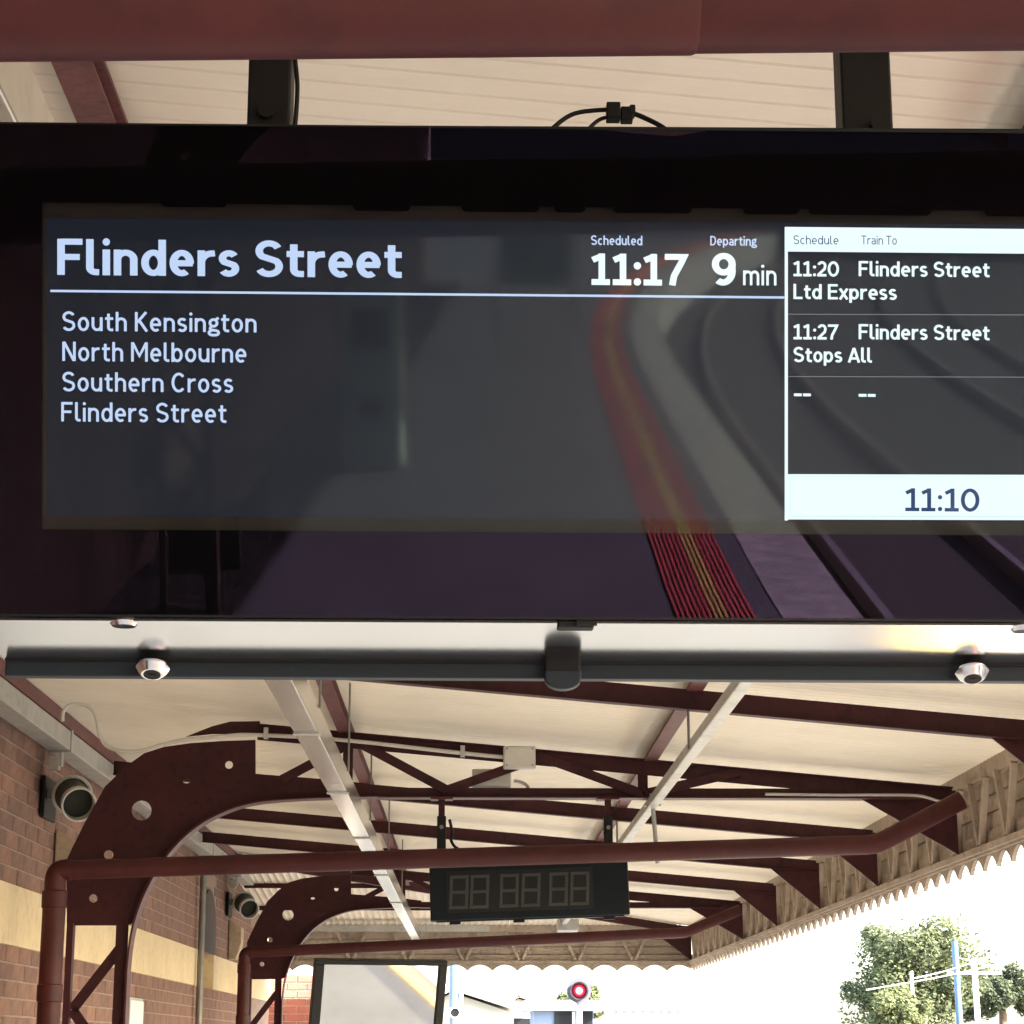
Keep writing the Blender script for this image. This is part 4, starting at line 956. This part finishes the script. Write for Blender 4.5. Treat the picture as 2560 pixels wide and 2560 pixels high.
# trees
def tree(label, px, Y, w_px, top_px, bot_px, mats, seed, n=5200, group='trees beyond the tracks', name='leafy_tree', leaf=.20, blobs=26):
    rnd = random.Random(seed)
    c = at_far(px, (top_px+bot_px)/2, Y); rx = w_px/2/FPX*Y; zt_ = at_far(px, top_px, Y).z; zb_ = at_far(px, bot_px, Y).z; rz = (zt_-zb_)/2
    cz = (zt_+zb_)/2; t = thing(name, label, 'tree', (c.x, Y, -1.05), group)
    bl = []
    for i in range(blobs):
        a = rnd.uniform(0, 2*math.pi); el = rnd.uniform(-.9, 1); rr = rnd.uniform(.40, .95)
        bl.append((V((c.x+rx*rr*math.cos(a)*math.sqrt(max(0, 1-el*el*.8)), Y+rx*rr*math.sin(a)*math.sqrt(max(0, 1-el*el*.8)), cz+rz*rr*el)), rnd.uniform(.14, .40)*min(rx, rz*1.2)))
    gs = [G(), G(), G()]
    for i in range(n):
        b, br = rnd.choice(bl); d = V((rnd.gauss(0, 1), rnd.gauss(0, 1), rnd.gauss(0, 1))).normalized()
        p = b+d*br*rnd.uniform(.6, 1.08); s_ = leaf*rnd.uniform(.6, 1.4)
        a = V((rnd.gauss(0, 1), rnd.gauss(0, 1), rnd.gauss(0, .5))).normalized(); b2 = a.cross(d+V((0, 0, .4))).normalized()
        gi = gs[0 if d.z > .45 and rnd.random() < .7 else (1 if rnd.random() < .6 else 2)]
        gi.add([p-a*s_*.5, p+b2*s_*.32, p+a*s_*.6, p-b2*s_*.32], [(0, 1, 2, 3)])
    for gi, m in zip(gs, mats):
        if gi.f: gi.build('crown', m, t)
    g = G(); g.tube([(c.x, Y, -1.05), (c.x+.1, Y, cz-rz*.7), (c.x, Y, cz)], [.06*rx+.12, .05*rx+.08, .05], 10); smooth_tube(g.build('trunk', bark, t))
    for i in range(6):
        b, br = bl[i]; g = G(); g.tube(curve_pts([(c.x, Y, cz-rz*.55), (V((c.x, Y, cz))+b)/2, b], 3), [.05*rx, .045*rx, .04*rx, .03*rx, .025*rx, .02*rx, .015], 6); g.build('limb', bark, t)
    return t
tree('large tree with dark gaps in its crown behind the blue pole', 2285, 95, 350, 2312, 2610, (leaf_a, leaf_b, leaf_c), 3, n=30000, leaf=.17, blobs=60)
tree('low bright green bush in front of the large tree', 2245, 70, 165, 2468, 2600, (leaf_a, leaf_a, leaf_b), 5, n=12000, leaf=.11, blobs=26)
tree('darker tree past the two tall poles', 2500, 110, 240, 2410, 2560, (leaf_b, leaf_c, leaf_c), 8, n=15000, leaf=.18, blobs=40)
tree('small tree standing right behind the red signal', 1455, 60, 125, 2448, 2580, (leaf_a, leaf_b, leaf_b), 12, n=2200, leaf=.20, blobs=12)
# poles and wires
def pole(label, px, top, Y, r, m, arm=True):
    p = at_far(px, top, Y); t = thing('power_pole', label, 'pole', (p.x, Y, -1.05), 'power poles beyond the tracks')
    g = G(); g.tube([(p.x+.1, Y, -1.05), (p.x, Y, p.z)], [r*1.15, r], 14); smooth_tube(g.build('pole', m, t))
    if arm: g = G(); g.box((p.x-1.0, Y-.05, p.z-.55), (p.x+1.0, Y+.05, p.z-.45)); g.build('cross_arm', m, t)
    return p
p1 = pole('tall blue-grey power pole before the large tree', 2386, 2352, 70, .10, blue_p, False)
p2 = pole('white power pole standing right of the blue-grey one', 2434, 2398, 80, .10, white_p)
p3 = pole('short pale pole in front of the low bush', 2278, 2428, 84, .06, white_p, False)
wr = thing('overhead_wires', 'pair of thin overhead wires strung between the power poles', 'wires', tuple(p1))
for (a, b) in (((2165, 2475), (2560, 2395)), ((2280, 2447), (2470, 2392))):
    A_, B_ = at_far(*a, 69.5), at_far(*b, 69.5)
    g = G(); g.tube(curve_pts([A_, (A_+B_)/2-V((0, 0, .06)), B_], 4), .018, 6); g.build('wire', white_p, wr)

# ---------------------------------------------------------------- behind the camera (seen in the display glass), with an added dark backdrop
bk = thing('added_dark_backdrop', 'added dark block behind the camera keeping bright sky out of the display glass', 'backdrop', (0, -75, 0))
g = G(); g.box((-30, -80, -1.05), (34, -75, 7.5)); g.build('wall', mat('backdrop_dark', (.035, .03, .026), .8, var=.3, scale=.6), bk)  # unseen dark block, added so the display glass reflects no bright sky
g = G(); g.prism([(-31, -81, 7.5), (-31, -74.5, 7.5), (-31, -77.5, 9.5)], (66, 0, 0)); g.build('roof', roof_tile, bk)
gp = thing('green_notice_panel', 'green notice panel on two posts behind the camera', 'notice', (.15, -24, 0))
g = G(); g.box((-.55, -24, .9), (.35, -23.95, 2.1)); g.build('panel', green_p, gp)
for xx in (-.62, .42): g = G(); g.box((xx-.04, -24, 0), (xx+.04, -23.94, 2.3)); g.build('post', white_p, gp)
tm = thing('ticket_machine', 'pale green ticket machine behind the camera near the wall', 'ticket machine', (-1.4, -13, 0))
g = G(); g.box((-1.65, -13.4, 0), (-1.15, -12.95, 1.55)); bevel(g.build('cabinet', mat('machine_green', (.42, .55, .46), .5, var=.1), tm), .02)
g = G(); g.box((-1.55, -12.948, 1.0), (-1.25, -12.93, 1.35)); g.build('screen', dark_glass, tm)
g = G(); g.box((-1.5, -12.948, .45), (-1.3, -12.92, .6)); g.build('tray', black_m, tm)
bn = thing('platform_bench', 'timber slatted platform bench behind the camera by the wall', 'bench', (-1.9, -9, 0))
for k in range(4): g = G(); g.box((-2.3+k*.11, -10.2, .44), (-2.2+k*.11, -8.4, .47)); g.build('slat', wood_br, bn)
for k in range(3): g = G(); g.box((-2.34, -10.2, .55+k*.11), (-2.31, -8.4, .65+k*.11)); g.build('slat', wood_br, bn)
for yy in (-10.0, -8.6): g = G(); g.box((-2.33, yy-.03, 0), (-1.88, yy+.03, .44)); g.build('leg', black_m, bn)
